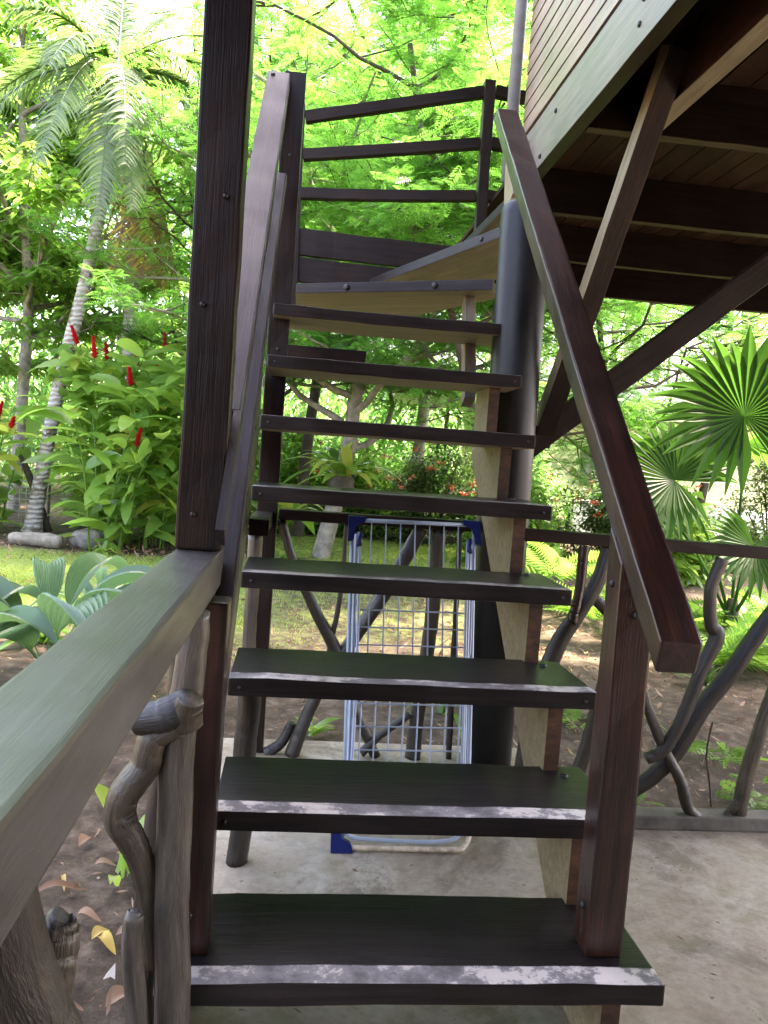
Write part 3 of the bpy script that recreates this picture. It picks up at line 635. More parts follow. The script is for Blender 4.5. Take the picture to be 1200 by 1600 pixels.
# ------------------------------------------------------------------ plants: generators
def sprays(g, rng, P, D, size, npair=9, lw=.30, tint=None, mi=0, droop=.25, ll=.34):
    """pinnate leaves: n rachises at P along D, each with npair pairs of leaflets"""
    n = len(P); D = nrm(D); up = nrm(np.array([[0, 0, 1.]]) + .45 * rng.standard_normal((n, 3)))
    S = nrm(np.cross(D, up)); Nn = nrm(np.cross(S, D))
    t = (np.arange(npair) + .6) / npair
    size = np.broadcast_to(size, (n,))
    C = P[:, None] + D[:, None] * (size[:, None] * t)[..., None]; C[..., 2] -= (droop * size)[:, None] * t ** 2
    LL = size[:, None] * ll * (.35 + .65 * np.sin(np.pi * np.minimum(1, t * .9 + .08)))[None]
    tn = np.broadcast_to(rng.random(n) if tint is None else tint, (n,))
    for sg in (1, -1):
        d = nrm(S * sg + D * .55); dd = np.broadcast_to(d[:, None], C.shape).reshape(-1, 3)
        NNn = np.broadcast_to(Nn[:, None], C.shape).reshape(-1, 3)
        blades(g, C.reshape(-1, 3), dd, NNn, LL.ravel(), (size[:, None] / npair * lw * 3 * np.ones(npair)).ravel(), .15, 2, 0, 'leaf', np.clip(np.repeat(tn, npair) + .26 * rng.standard_normal(n * npair), 0, 1), mi)

def grow(rng, p, d, L, rad, depth, tubes, tips, flat=.6, spread=.9, kids=4, up=.12):
    n = 7; pts = [np.array(p, float)]; d = nrm(np.array(d, float))
    for i in range(n):
        d = nrm(d + .16 * rng.standard_normal(3) + np.array([0, 0, up if depth else .05])); pts.append(pts[-1] + d * L / n)
    P = np.array(pts); tubes.append((P, np.linspace(rad, rad * .45, n + 1)))
    if depth <= 1: tips.append(P)
    if depth == 0: return
    for k in range(kids):
        i = rng.integers(2, n + 1); a = rng.random() * 2 * np.pi
        side = np.array([np.cos(a), np.sin(a), (rng.random() - .4) * (1 - flat)])
        grow(rng, P[i], d * (1 - spread) + side * spread, L * (.55 + .25 * rng.random()), rad * .5, depth - 1, tubes, tips, flat, spread, kids, up * .4)

def feather_tree(name, label, base, trunk, limbs, seed, nspray, size=(.12, .22), group=None, rad=.09, lean=.9, depth=2, L=2.6, kids=5, bark=M_BARKD, leaf=L_FEATHER, broad=False, zmax=99):
    r = np.random.default_rng(seed); tubes, tips = [], []
    tr = smooth_path(trunk, 14); tubes.append((tr, np.linspace(rad, rad * .5, 14)))
    for q in range(limbs):
        i = int(14 * (.35 + .64 * (q + 1) / limbs)) - 1; a = q * 2.4 + r.random() * .8
        grow(r, tr[min(i, 13)], (np.cos(a), np.sin(a), .35 * r.random()), L * (.7 + .5 * r.random()), rad * .42, depth, tubes, tips, kids=kids, spread=lean)
    root = thing(name, label, 'tree', base, group)
    g = Geo()
    for P, rr_ in tubes: tube(g, P, np.maximum(rr_, .005), 7 if rr_[0] > .03 else 5, cap=False)
    g.obj('trunk', bark, root)
    T = [q for q in tips]; w = np.array([len(q) for q in T], float)
    idx = r.integers(0, len(T), nspray); Pp = np.array(T)
    s = 1 + r.random(nspray) * 5.99; k = s.astype(int); f = (s - k)[:, None]
    base_p = Pp[idx, k] * (1 - f) + Pp[idx, np.minimum(k + 1, Pp.shape[1] - 1)] * f + r.standard_normal((nspray, 3)) * np.array([.13, .13, .035])
    ok = base_p[:, 2] < zmax + .35 * np.sin(base_p[:, 0] * 3 + base_p[:, 1] * 2.3); base_p, idx = base_p[ok], idx[ok]; nspray = len(idx)
    td = nrm(Pp[idx, -1] - Pp[idx, 0]); a = r.random(nspray) * 2 * np.pi
    D = nrm(td * .5 + np.stack([np.cos(a), np.sin(a), .25 * r.standard_normal(nspray) - .05], -1))
    sz = size[0] + (size[1] - size[0]) * r.random(nspray)
    tn = np.clip(.5 + .22 * r.standard_normal(nspray) + .25 * np.sin(base_p[:, 0] * 2.1 + base_p[:, 2] * 1.7), 0, 1)
    g = Geo()
    if broad:
        m = 5
        for q in range(m):
            a2 = a + q * 1.26 + r.random(nspray) * .6; D2 = np.stack([np.cos(a2), np.sin(a2), .1 - .5 * r.random(nspray)], -1)
            blades(g, base_p + .04 * r.standard_normal((nspray, 3)), D2, np.array([[0, 0, 1.]]) + .3 * r.standard_normal((nspray, 3)), sz * (.8 + .4 * r.random(nspray)), sz * .40, .35, 3, .18, 'obov', np.clip(tn + .12 * r.standard_normal(nspray), 0, 1))
    else:
        sprays(g, r, base_p, D, sz, 8, .20, tn)
    g.obj('crown', leaf, root)
    return root

# ------------------------------------------------------------------ the feathery trees behind the stairs
FT = 'feathery trees behind the stairs'
feather_tree('feathery_tree', 'feathery tree with mottled trunk carrying a bird nest fern, behind the stairs', (.51, 9.2, GZ),
             [(.51, 9.2, GZ), (.70, 9.2, .9), (.80, 9.2, 1.5), (.82, 9.25, 2.0), (.86, 9.3, 2.6), (.75, 9.4, 4.0), (.9, 9.3, 5.6)], 11, 31, 20000, group=FT, rad=.125, L=2.6, bark=M_BARK, zmax=7.0)
feather_tree('feathery_tree', 'thin feathery tree with dark twigs right behind the upper stair railing', (1.7, 7.4, GZ),
             [(2.3, 7.6, GZ), (2.2, 7.5, 1.4), (1.7, 7.2, 2.9), (1.3, 7.0, 4.2), (1.0, 7.0, 5.6)], 11, 32, 24000, size=(.10, .18), group=FT, rad=.06, L=2.0, zmax=6.9)
feather_tree('feathery_tree', 'feathery tree with low drooping boughs left of the dark porch post', (-.7, 12.2, GZ),
             [(-.7, 12.2, GZ), (-.7, 12.2, 1.5), (-.8, 12.2, 3.2), (-.9, 12.2, 5.2), (-.9, 12.2, 6.8)], 12, 33, 10000, group=FT, rad=.10, L=1.9, zmax=8.4)
feather_tree('feathery_tree', 'tall feathery tree far behind the middle of the stairs', (2.2, 13.5, GZ),
             [(2.2, 13.5, GZ), (2.4, 13.5, 2.5), (2.1, 13.4, 5.0), (2.3, 13.6, 8.0)], 13, 34, 16000, size=(.15, .26), group=FT, rad=.13, L=3.4, bark=M_BARK, zmax=9.2)
feather_tree('feathery_tree', 'tall feathery tree whose boughs close the sky above the upper railing', (.7, 11.6, GZ),
             [(.2, 11.8, GZ), (.3, 11.7, 2.0), (.6, 11.6, 4.5), (.9, 11.5, 6.0), (1.0, 11.5, 7.4)], 14, 38, 26000, size=(.14, .24), group=FT, rad=.10, L=2.8, zmax=9.4)
feather_tree('feathery_tree', 'slanting feathery tree seen under the house floor behind the fan palm', (4.9, 9.2, GZ),
             [(4.9, 9.2, GZ), (4.5, 8.8, 1.2), (4.0, 8.6, 2.6), (3.6, 8.5, 4.4)], 12, 35, 9000, size=(.11, .20), group=FT, rad=.06, L=2.4)
feather_tree('feathery_tree', 'feathery tree with pale stem under the house floor at right edge', (7.0, 11.0, GZ),
             [(6.6, 11.0, GZ), (6.8, 11.0, 1.6), (7.2, 11.0, 3.4), (7.0, 11.2, 5.5)], 11, 36, 10000, size=(.14, .24), group=FT, rad=.08, L=2.8)
feather_tree('feathery_tree', 'far feathery tree between the palms and the porch post', (-3.0, 18.0, GZ),
             [(-3.0, 18, GZ), (-2.8, 18, 3), (-3, 18.1, 6), (-2.7, 18, 9)], 12, 37, 9000, size=(.16, .28), group=FT, rad=.12, L=3.4)
# broad leaved trees at the left
BT = 'broad leaved trees at the left'
feather_tree('broadleaf_tree', 'pale forked broad leaved tree behind the palm at far left', (-4.63, 13, GZ),
             [(-4.72, 13, GZ), (-4.63, 13, 2.6), (-4.62, 13, 3.6), (-4.75, 13, 5.0), (-4.9, 13, 7.4)], 12, 41, 2600, size=(.16, .26), group=BT, rad=.11, L=2.2, bark=M_BARK, leaf=L_BROAD, broad=True)
feather_tree('broadleaf_tree', 'second broad leaved tree further left with grey trunk', (-6.6, 15, GZ),
             [(-6.4, 15, GZ), (-6.3, 15, 2.6), (-6.1, 15, 5), (-6.4, 15, 8)], 11, 42, 2600, size=(.18, .28), group=BT, rad=.13, L=2.8, bark=M_BARK, leaf=L_BROAD, broad=True)

# far wood: one mass behind everything
def far_wood():
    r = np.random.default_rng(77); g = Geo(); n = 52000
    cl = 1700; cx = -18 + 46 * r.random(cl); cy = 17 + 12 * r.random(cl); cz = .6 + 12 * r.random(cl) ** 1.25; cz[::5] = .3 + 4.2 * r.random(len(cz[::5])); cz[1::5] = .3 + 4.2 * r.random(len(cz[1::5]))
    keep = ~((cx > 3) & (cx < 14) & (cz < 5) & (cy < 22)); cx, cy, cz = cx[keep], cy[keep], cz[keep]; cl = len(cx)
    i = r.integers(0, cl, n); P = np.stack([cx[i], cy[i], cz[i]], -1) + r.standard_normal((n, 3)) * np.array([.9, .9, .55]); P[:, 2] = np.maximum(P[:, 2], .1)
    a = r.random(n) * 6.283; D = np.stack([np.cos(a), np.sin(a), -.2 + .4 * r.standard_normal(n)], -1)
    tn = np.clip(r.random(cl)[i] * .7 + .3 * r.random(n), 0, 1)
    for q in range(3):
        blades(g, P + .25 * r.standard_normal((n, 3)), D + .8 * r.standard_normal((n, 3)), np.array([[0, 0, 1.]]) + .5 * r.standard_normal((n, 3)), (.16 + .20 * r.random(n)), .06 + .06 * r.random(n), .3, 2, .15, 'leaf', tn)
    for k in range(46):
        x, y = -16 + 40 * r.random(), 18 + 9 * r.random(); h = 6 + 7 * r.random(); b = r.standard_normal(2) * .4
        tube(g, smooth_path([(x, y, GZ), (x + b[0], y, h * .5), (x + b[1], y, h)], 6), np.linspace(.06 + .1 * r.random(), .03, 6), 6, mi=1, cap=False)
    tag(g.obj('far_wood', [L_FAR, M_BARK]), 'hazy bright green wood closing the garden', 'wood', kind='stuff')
far_wood()

# ------------------------------------------------------------------ palms
def frond(parent, hub, az, el, L, drop, r, leaf=L_PALM, name='palm_frond', lw=.042, ll=.56, hang=.5, tint=.5):
    d = np.array([math.cos(az) * math.cos(el), math.sin(az) * math.cos(el), math.sin(el)]); t = np.linspace(0, 1, 18)
    P = np.array(hub) + d * (L * t)[:, None]; P[:, 2] -= drop * L * t ** 2.1
    g = Geo(); tube(g, P, np.linspace(.024, .005, 18), 6, tint=tint * .8, cap=False)
    m = 58; s = np.linspace(.10, .985, m) * 17; k = s.astype(int); f = (s - k)[:, None]; C = P[k] * (1 - f) + P[np.minimum(k + 1, 17)] * f
    T = nrm(np.gradient(P, axis=0))[k]; S = nrm(np.cross(T, np.array([0, 0, 1.]) + .02)); le = ll * L / 2.2 * np.sin(np.pi * np.linspace(.18, .95, m)) ** .7
    for sg in (1, -1):
        D = nrm(S * sg + T * .75 + np.array([0, 0, .15]) + .10 * r.standard_normal((m, 3)))
        blades(g, C, D, np.cross(D, T) * sg, le * (.85 + .3 * r.random(m)), lw * (.8 + .5 * r.random(m)), hang * (.6 + .8 * r.random(m)), 4, .3, 'blade', np.clip(tint + .25 * r.standard_normal(m), 0, 1))
    return g.obj(name, leaf, parent)

pt = thing('palm_tree', 'palm with white ringed leaning trunk and drooping fronds at far left', 'palm', (-3.44, 10, GZ))
g = Geo(); tube(g, smooth_path([(-3.46, 10, GZ), (-3.43, 10, .25), (-3.386, 10, .6), (-3.238, 10, 1.67), (-3.082, 10, 2.556), (-2.945, 10, 3.26), (-2.8, 10, 4.13), (-2.68, 10, 5.0), (-2.635, 10, 5.9)], 30),
               np.interp(np.linspace(0, 1, 30), [0, .05, .15, 1], [.155, .12, .10, .075]), 14, lump=.03, rng=np.random.default_rng(1)); g.obj('trunk', M_PALMBARK, pt)
g = Geo(); tube(g, [(-2.635, 10, 5.6), (-2.63, 10, 6.0), (-2.62, 10, 6.35)], [.085, .10, .05], 12); g.obj('crown_shaft', L_FERN, pt)
r = np.random.default_rng(12); hub = (-2.63, 10, 6.22)
for (az, el, L, dr) in ((180, 22, 1.9, .75), (165, 40, 2.0, .55), (200, 5, 2.0, .95), (140, 62, 1.9, .25), (95, 70, 2.0, .2), (55, 62, 2.0, .25), (30, 45, 2.0, .5), (8, 25, 1.9, .7), (-15, 8, 1.7, .9),
                        (-70, 12, 1.6, 1.25), (-110, 15, 1.7, 1.3), (-95, -25, 1.7, .95), (-60, -30, 1.5, .9), (250, 35, 1.8, .9), (-40, 40, 1.8, .8), (215, 45, 2.0, .6), (100, 15, 1.8, .9)):
    frond(pt, hub, R(az + 6 * r.standard_normal()), R(el), L, dr, r, tint=.45 + .2 * r.random())
p2 = thing('palm_tree', 'second palm with hanging dead fronds and tan fruit behind the leaning palm', 'palm', (-2.84, 12.5, GZ))
g = Geo(); tube(g, smooth_path([(-2.75, 12.5, GZ), (-2.80, 12.5, 3.3), (-2.84, 12.5, 6.1)], 20), np.linspace(.14, .10, 20), 12, lump=.03, rng=r); g.obj('trunk', M_PALMBARK, p2)
for az in range(15, 360, 60): frond(p2, (-2.84, 12.5, 6.25), R(az + 8 * r.standard_normal()), R(20 + 45 * r.random()), 2.2, .8, r, tint=.45 + .3 * r.random())
for az in (-70, -40, -20, 10, 60, 200, 250, 275, 300): frond(p2, (-2.74 + .12 * math.cos(R(az)), 12.4, 6.05), R(az), R(-72), 1.9, .2, r, L_DRY, 'dead_frond', tint=.72, ll=.34, lw=.03)
g = Geo()
for k in range(90):
    a = r.random() * 6.28; q = np.array([-2.95 + .17 * r.standard_normal(), 12.1 + .1 * r.standard_normal(), 5.25 + .20 * r.standard_normal()])
    tube(g, [q - [0, 0, .035], q - [0, 0, .02], q + [0, 0, .02], q + [0, 0, .035]], [.012, .034, .034, .012], 6)
tag(g.obj('fruit_cluster', M_FRUIT, p2), kind='stuff')

# ------------------------------------------------------------------ red ginger
def ginger(base, canes, hmin, hmax, seed, label, flowers, spread=.35, yellow=0, lean=(0, 0)):
    r = np.random.default_rng(seed); root = thing('ginger_plant', label, 'plant', (base[0], base[1], GZ), 'ginger plants along the left border')
    gs, gl = Geo(), Geo(); fl = []
    for c in range(canes):
        a = r.random() * 6.283; h = hmin + (hmax - hmin) * r.random(); b = np.array([base[0] + .5 * spread * math.cos(a) * r.random(), base[1] + .5 * spread * math.sin(a), GZ])
        out = np.array([math.cos(a) + lean[0], math.sin(a) * .7 + lean[1], 0]) * spread * (.5 + .8 * r.random())
        P = smooth_path([b, b + out * .2 + [0, 0, h * .4], b + out * .55 + [0, 0, h * .78], b + out + [0, 0, h]], 20)
        tube(gs, P, np.linspace(.014, .007, 20), 6, tint=.35, cap=False)
        m = int(h * 9); s = np.linspace(.10, .99, m) * 19; k = np.minimum(s.astype(int), 18); C = P[k]; T = nrm(np.gradient(P, axis=0))[k]
        az = a + np.pi / 2 + .25 * r.standard_normal(m) + np.pi * (np.arange(m) % 2); S = np.stack([np.cos(az), np.sin(az), np.zeros(m)], -1)
        D = nrm(S + T * (.35 + .5 * r.random(m))[:, None]); old = r.random(m) < .05 + yellow
        blades(gl, C, D, np.array([[0, 0, 1.]]) + .35 * r.standard_normal((m, 3)), .44 + .38 * r.random(m), .14 + .08 * r.random(m), .25 + .5 * r.random(m), 7, .25, 'oblong', np.where(old, .97, np.clip(.45 + .2 * r.standard_normal(m), 0, .85)))
        if len(fl) < flowers: fl.append((P[-1], T[-1]))
    gs.obj('stem', L_GINGER, root); gl.obj('leaves', L_GINGER, root)
    for (p, t) in fl:
        g = Geo(); t = nrm(t + np.array([0, 0, 1.2]) + .25 * r.standard_normal(3)); Lf = .13 + .15 * r.random(); m = 60; q = np.linspace(0, 1, m); a = q * m * 2.4
        D = np.stack([np.cos(a) * .7, np.sin(a) * .7, .75 * np.ones(m)], -1)
        blades(g, p + t * (q * Lf)[:, None], D, np.array([[0, 0, 1.]]), .075 * (1.2 - .75 * q) * (.7 + .6 * r.random(m)), .05, .2, 3, .5, 'leaf'); g.obj('flower', M_RED_FLOWER, root)
ginger((-2.25, 8.75), 8, 1.1, 1.75, 51, 'bushy ginger plant beside the short rock at the front of the border', 1, .55)
ginger((-1.75, 9.3), 8, 1.6, 2.4, 52, 'ginger plant with red spikes nearest the dark porch post', 2, .5)
ginger((-1.25, 9.6), 7, 1.8, 2.6, 53, 'ginger clump partly hidden by the dark porch post', 2, .5)
ginger((-2.4, 9.9), 8, 2.0, 2.85, 54, 'tall ginger clump behind the front ginger plants', 3, .6)
ginger((-2.95, 11.1), 8, 1.9, 2.6, 55, 'ginger clump right behind the leaning palm trunk', 2, .6)
ginger((-4.25, 9.6), 6, 1.3, 2.1, 56, 'yellowing ginger plant with big red spikes at the left edge', 3, .6, .35)
ginger((-4.3, 10.4), 7, 1.7, 2.4, 57, 'dark ginger clump at the far left edge', 1, .6)
ginger((-1.9, 11.2), 8, 2.0, 3.0, 58, 'tallest ginger clump at the back of the border', 2, .7)
ginger((-.7, 10.9), 6, 1.5, 2.3, 59, 'small ginger clump behind the feathery boughs', 1, .5)

# low things along the border
def lumpy(name, label, cat, loc, size, mat, seed, rotz=0, group=None, seg=(18, 10)):
    r = np.random.default_rng(seed); u = np.linspace(0, 2 * np.pi, seg[0], endpoint=False); v = np.linspace(.02, np.pi - .02, seg[1])
    U, Vv = np.meshgrid(u, v); X = np.stack([np.sign(np.cos(U)) * np.abs(np.cos(U)) ** .8 * np.sin(Vv) ** .7, np.sign(np.sin(U)) * np.abs(np.sin(U)) ** .8 * np.sin(Vv) ** .7, np.cos(Vv)], -1)
    X *= (1 + .07 * r.standard_normal(U.shape))[..., None]; X *= np.array(size) * .5
    c, s = math.cos(rotz), math.sin(rotz); X = X @ np.array([[c, s, 0], [-s, c, 0], [0, 0, 1]]) + np.array(loc)
    i = np.arange(seg[1] - 1)[:, None] * seg[0]; j = np.arange(seg[0])[None]; k = (j + 1) % seg[0]
    g = Geo(); g.add(X.reshape(-1, 3), np.stack([i + j, i + seg[0] + j, i + seg[0] + k, i + k], -1).reshape(-1, 4)); return tag(g.obj(name, mat), label, cat, group)
g = Geo(); tube(g, smooth_path([(-3.32, 8.75, .02), (-3.0, 8.68, .03), (-2.68, 8.6, .02)], 10), [.07, .085, .08, .085, .085, .08, .085, .09, .08, .075], 12, lump=.05, rng=r)
tag(g.obj('fallen_log', M_BARK), 'pale fallen log lying at the foot of the leaning palm', 'log')
lumpy('rock', 'short grey rock beside the front ginger plant', 'rock', (-2.42, 8.85, .04), (.42, .3, .26), M_STONE, 61)
lumpy('stone_block', 'flat grey stone block at the lawn edge at the far left', 'stone', (-2.45, 5.3, .0), (.62, .5, .22), M_STONE, 62)
g = Geo(); r = np.random.default_rng(63); tube(g, smooth_path([(-3.3, 10.2, GZ), (-3.5, 10.2, .5), (-3.75, 10.3, 1.0)], 8), np.linspace(.06, .045, 8), 8)
tag(g.obj('leaning_stump', M_BARKD), 'thin dark leaning stem beside the palm foot', 'stem')
wf = thing('wire_fence', 'faint grey wire mesh fence behind the border at far left', 'fence', (-5, 12, GZ))
g = Geo()
for k in range(24): tube(g, [(-6.2 + .1 * k, 12, GZ), (-6.2 + .1 * k, 12, 1.2)], .004, 4, cap=False)
for k in range(12): tube(g, [(-6.2, 12.008, .05 + .1 * k), (-3.85, 12.008, .05 + .1 * k)], .004, 4, cap=False)
g.obj('mesh_panel', M_WIRE, wf)
g = Geo(); tube(g, [(-3.85, 12, GZ), (-3.85, 12, 1.3)], .03, 8); g.obj('fence_post', M_BARK, wf)

# ------------------------------------------------------------------ pleated palm grass by the left rail
def pleated(base, specs, seed, label):
    r = np.random.default_rng(seed); root = thing('pleated_plant', label, 'plant', (base[0], base[1], GZ), 'pleated leaf plants by the rail')
    for (az, L, h, W_) in specs:
        d = np.array([math.cos(R(az)), math.sin(R(az)), 0]); b = np.array([base[0], base[1], GZ]); t = np.linspace(0, 1, 22)
        C = b + d * (L * .95 * t ** 1.25)[:, None]; C[:, 2] += h * np.sin(np.minimum(1, t * 1.0) * 2.35) / .98
        T = nrm(np.gradient(C, axis=0)); S = nrm(np.cross(T, [0, 0, 1.])); Nn = np.cross(S, T); w = W_ * np.where(t < .28, .06, np.maximum(np.sin(np.pi * np.clip((t - .28) / .72, 0, 1) ** .75), .02))
        m = 23; u = np.linspace(-1, 1, m); z = .035 * np.abs(u) * W_ + np.where(np.arange(m) % 2, .035, -.035) * W_ * .8 + .25 * W_ * np.abs(u)
        V = C[:, None] + S[:, None] * (w[:, None] * u * .5)[..., None] + Nn[:, None] * (w[:, None] / W_ * z)[..., None]
        i = np.arange(21)[:, None] * m + np.arange(m - 1)[None]
        g = Geo(); g.add(V.reshape(-1, 3), np.stack([i, i + 1, i + 1 + m, i + m], -1).reshape(-1, 4), .25 + .5 * r.random()); g.obj('pleated_leaf', L_PLEAT, root, False)
pleated((-1.18, 3.05), [(5, .85, .58, .27), (-60, .95, .50, .32), (-150, .8, .45, .28), (60, .7, .62, .22), (-28, 1.0, .52, .30), (175, .8, .5, .26), (110, .6, .6, .18), (-105, .95, .34, .30)], 71, 'large pleated leaf plant beyond the left rail')
pleated((-1.62, 2.85), [(-20, .7, .40, .24), (-90, .7, .36, .26), (60, .7, .45, .24), (20, .8, .35, .22)], 72, 'pleated leaf plant cut by the left edge of the photo')
pleated((-1.05, 3.75), [(20, .5, .40, .10), (80, .5, .42, .10), (140, .5, .4, .10), (200, .5, .36, .10), (260, .5, .36, .10), (-40, .5, .4, .10), (-10, .6, .3, .1), (110, .4, .5, .08)], 73, 'narrower leaved plant behind the large pleated one')
def tuft(name, label, base, n, L, W_, el, seed, mat, prof='strap', group=None, mi=0, cat='plant', tint=.5):
    r = np.random.default_rng(seed); a = np.arange(n) * 2.4 + .3 * r.standard_normal(n); e = R(el) + .25 * r.standard_normal(n); g = Geo()
    D = np.stack([np.cos(a) * np.cos(e), np.sin(a) * np.cos(e), np.sin(e)], -1)
    blades(g, np.array(base) + .02 * r.standard_normal((n, 3)) * [1, 1, 0], D, np.array([[0, 0, 1.]]), L * (.7 + .5 * r.random(n)), W_ * (.8 + .4 * r.random(n)), .35 + .4 * r.random(n), 8, .25, prof, np.clip(tint + .22 * r.standard_normal(n), 0, 1))
    return tag(g.obj(name, mat), label, cat, group)
tuft('seedling', 'young two leaved palm seedling in the dirt below the left rail', (-.335, .94, GZ), 3, .22, .035, 68, 81, L_GINGER)
tuft('seedling', 'tall dark leaf blade standing close behind the left railing logs', (-.31, .99, GZ), 3, .50, .07, 80, 82, L_GINGER)
tuft('leafy_plant', 'strappy green plant at the lawn edge behind the pleated leaves', (-1.45, 3.9, GZ), 22, .62, .07, 55, 83, L_GINGER)
tuft('leafy_plant', 'small pale green sapling in the border beside the rock', (-2.1, 8.3, GZ), 16, .35, .05, 50, 84, L_GINGER, tint=.8)
tuft('bird_nest_fern', 'bird nest fern rosette on the mottled trunk behind the stairs', (.74, 9.0, 1.02), 30, 1.05, .15, 50, 85, L_GINGER, tint=.6)
lumpy('fern_root', 'brown fibrous root ball under the bird nest fern', 'root ball', (.72, 9.05, .92), (.36, .34, .4), M_BARKD, 86)
tuft('leafy_plant', 'spiky green plant at the foot of the mottled trunk', (.1, 8.7, GZ), 16, .5, .06, 60, 87, L_GINGER)
tuft('leafy_plant', 'big leaved plant left of the bird nest fern behind the stairs', (.0, 9.6, .3), 16, 1.1, .24, 55, 88, L_GINGER)
tuft('leafy_plant', 'fern like plant growing behind the drying rack', (1.05, 2.75, GZ), 18, .50, .045, 60, 89, L_FERN, 'blade')
tuft('leafy_plant', 'low green sprout between the crossed railing branches', (.28, 2.35, GZ), 9, .22, .045, 40, 90, L_GINGER)
tuft('leafy_plant', 'dark striped rosette in the dirt right of the handrail end', (2.98, 3.55, GZ), 13, .30, .05, 50, 91, L_SHRUB, tint=.3)
tuft('leafy_plant', 'tuft of long thin leaves in the dirt behind the right newel', (2.05, 2.75, GZ), 26, .36, .018, 35, 92, L_FERN, 'blade', tint=.3)
tuft('leafy_plant', 'tuft of grey green strap leaves under the back shrubs', (2.6, 6.3, GZ), 30, .5, .035, 55, 93, L_FERN, 'blade', tint=.2)
for i_, (x, y, lb) in enumerate(((1.55, 1.50, 'bright small weed by the kerb behind the right newel'), (2.35, 2.15, 'sprawling pale weed in the dirt right of the crossed branches'), (2.22, 1.62, 'tiny weed by the kerb near the right edge of the photo'), (1.75, 2.6, 'small green weed between the bent branches'))):
    g = Geo(); r = np.random.default_rng(300 + i_); n = 26; a = r.random(n) * 6.283; P = np.array([x, y, GZ + .02]) + np.stack([np.cos(a), np.sin(a), .5 * r.random(n)], -1) * (.11 * r.random(n))[:, None]
    sprays(g, r, P, np.stack([np.cos(a), np.sin(a), .6 * r.random(n)], -1), .09, 4, .4, tint=.6 + .4 * r.random(n)); g.add(np.array([x, y, GZ - .02]) + np.array([[0, 0, 0], [.004, 0, 0], [.004, 0, .02], [0, 0, .02]]), [(0, 1, 2, 3)], .5); tag(g.obj('weed', L_FERN), lb, 'weed', 'weeds in the dirt')

# ------------------------------------------------------------------ shrubs with coral flowers
def shrub(base, size, n, seed, label, flowers, petals=M_ORANGE_FLOWER, mat=L_SHRUB, leaf=.09):
    r = np.random.default_rng(seed); root = thing('flowering_shrub' if flowers else 'shrub', label, 'shrub', (base[0], base[1], GZ), 'shrubs behind the lawn')
    g = Geo(); cl = 60; c = r.standard_normal((cl, 3)); c = nrm(c) * (.45 + .55 * r.random((cl, 1))) * np.array(size) * .5; c[:, 2] = np.abs(c[:, 2]) * 1.6
    i = r.integers(0, cl, n); P = np.array([base[0], base[1], GZ]) + c[i] + r.standard_normal((n, 3)) * .13; P[:, 2] = np.maximum(P[:, 2], 0); a = r.random(n) * 6.283
    blades(g, P, np.stack([np.cos(a), np.sin(a), .5 * r.standard_normal(n)], -1), np.array([[0, 0, 1.]]) + .4 * r.standard_normal((n, 3)), leaf * (.7 + .6 * r.random(n)), leaf * .5, .3, 2, .2, 'leaf', np.clip(r.random(cl)[i] * .6 + .4 * r.random(n), 0, 1)); g.obj('foliage', mat, root)
    g = Geo()
    for k in range(14): tube(g, smooth_path([(base[0], base[1], GZ), tuple(np.array([base[0], base[1], GZ]) + c[k] * .5 + [0, 0, .1]), tuple(np.array([base[0], base[1], GZ]) + c[k])], 6), np.linspace(.02, .006, 6), 5, cap=False)
    g.obj('stem', M_BARKD, root)
    for k in range(flowers):
        p = np.array([base[0] + (r.random() - .5) * size[0] * .95, base[1] - size[1] * (.45 + .25 * r.random()), GZ + size[2] * (.30 + .5 * r.random())]); q = 14; a = np.arange(q) * 2.4; g = Geo()
        blades(g, p + .025 * r.standard_normal((q, 3)), np.stack([np.cos(a), np.sin(a), .8 * r.random(q)], -1), np.array([[0, 0, 1.]]), .085, .06, .2, 2, .2, 'obov'); g.obj('flower', petals, root)
shrub((2.6, 12.2), (2.2, 1.3, 2.2), 7500, 101, 'dark shrub with coral flowers behind the lawn, seen between the stair treads', 22)
shrub((4.1, 12.4), (1.8, 1.3, 1.8), 5500, 102, 'dark coral flowered shrub just right of the column', 12)
shrub((1.2, 12.9), (1.6, 1.2, 2.2), 4500, 103, 'lighter green shrub left of the dark coral flowered one', 9, mat=L_BROAD, leaf=.12)
shrub((-.2, 12.6), (1.8, 1.2, 2.6), 4500, 104, 'pale shrub with pink flowers behind the bird nest fern', 11, mat=L_BROAD, leaf=.12)
shrub((5.7, 11.2), (2.6, 1.5, 2.3), 8000, 105, 'shrub with orange leaves behind the fan palm', 16, mat=L_SHRUB)
shrub((8.0, 11.0), (2.8, 1.5, 2.3), 8000, 106, 'dark small leaved shrub at the right edge behind the fan palm', 4)
shrub((3.2, 9.6), (1.5, 1.0, 1.6), 3800, 107, 'yellow green shrub under the slanting tree right of the column', 0, mat=L_BROAD, leaf=.13)
shrub((5.2, 8.9), (1.3, .9, 1.5), 3000, 108, 'large leaved light shrub behind the second fan leaf', 0, mat=L_GINGER, leaf=.2)

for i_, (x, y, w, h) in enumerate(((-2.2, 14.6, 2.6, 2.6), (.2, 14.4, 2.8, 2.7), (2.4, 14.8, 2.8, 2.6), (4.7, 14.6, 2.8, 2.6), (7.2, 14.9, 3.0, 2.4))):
    shrub((x, y), (w, 1.6, h), 5200, 130 + i_, ('tall leafy bush behind the gingers left of the stairs', 'tall leafy bush behind the bird nest fern and mottled trunk', 'tall leafy bush behind the dark coral flowered shrub', 'tall leafy bush in front of the pale building', 'tall leafy bush behind the fan palm at right')[i_], 0, mat=L_FAR, leaf=.13)

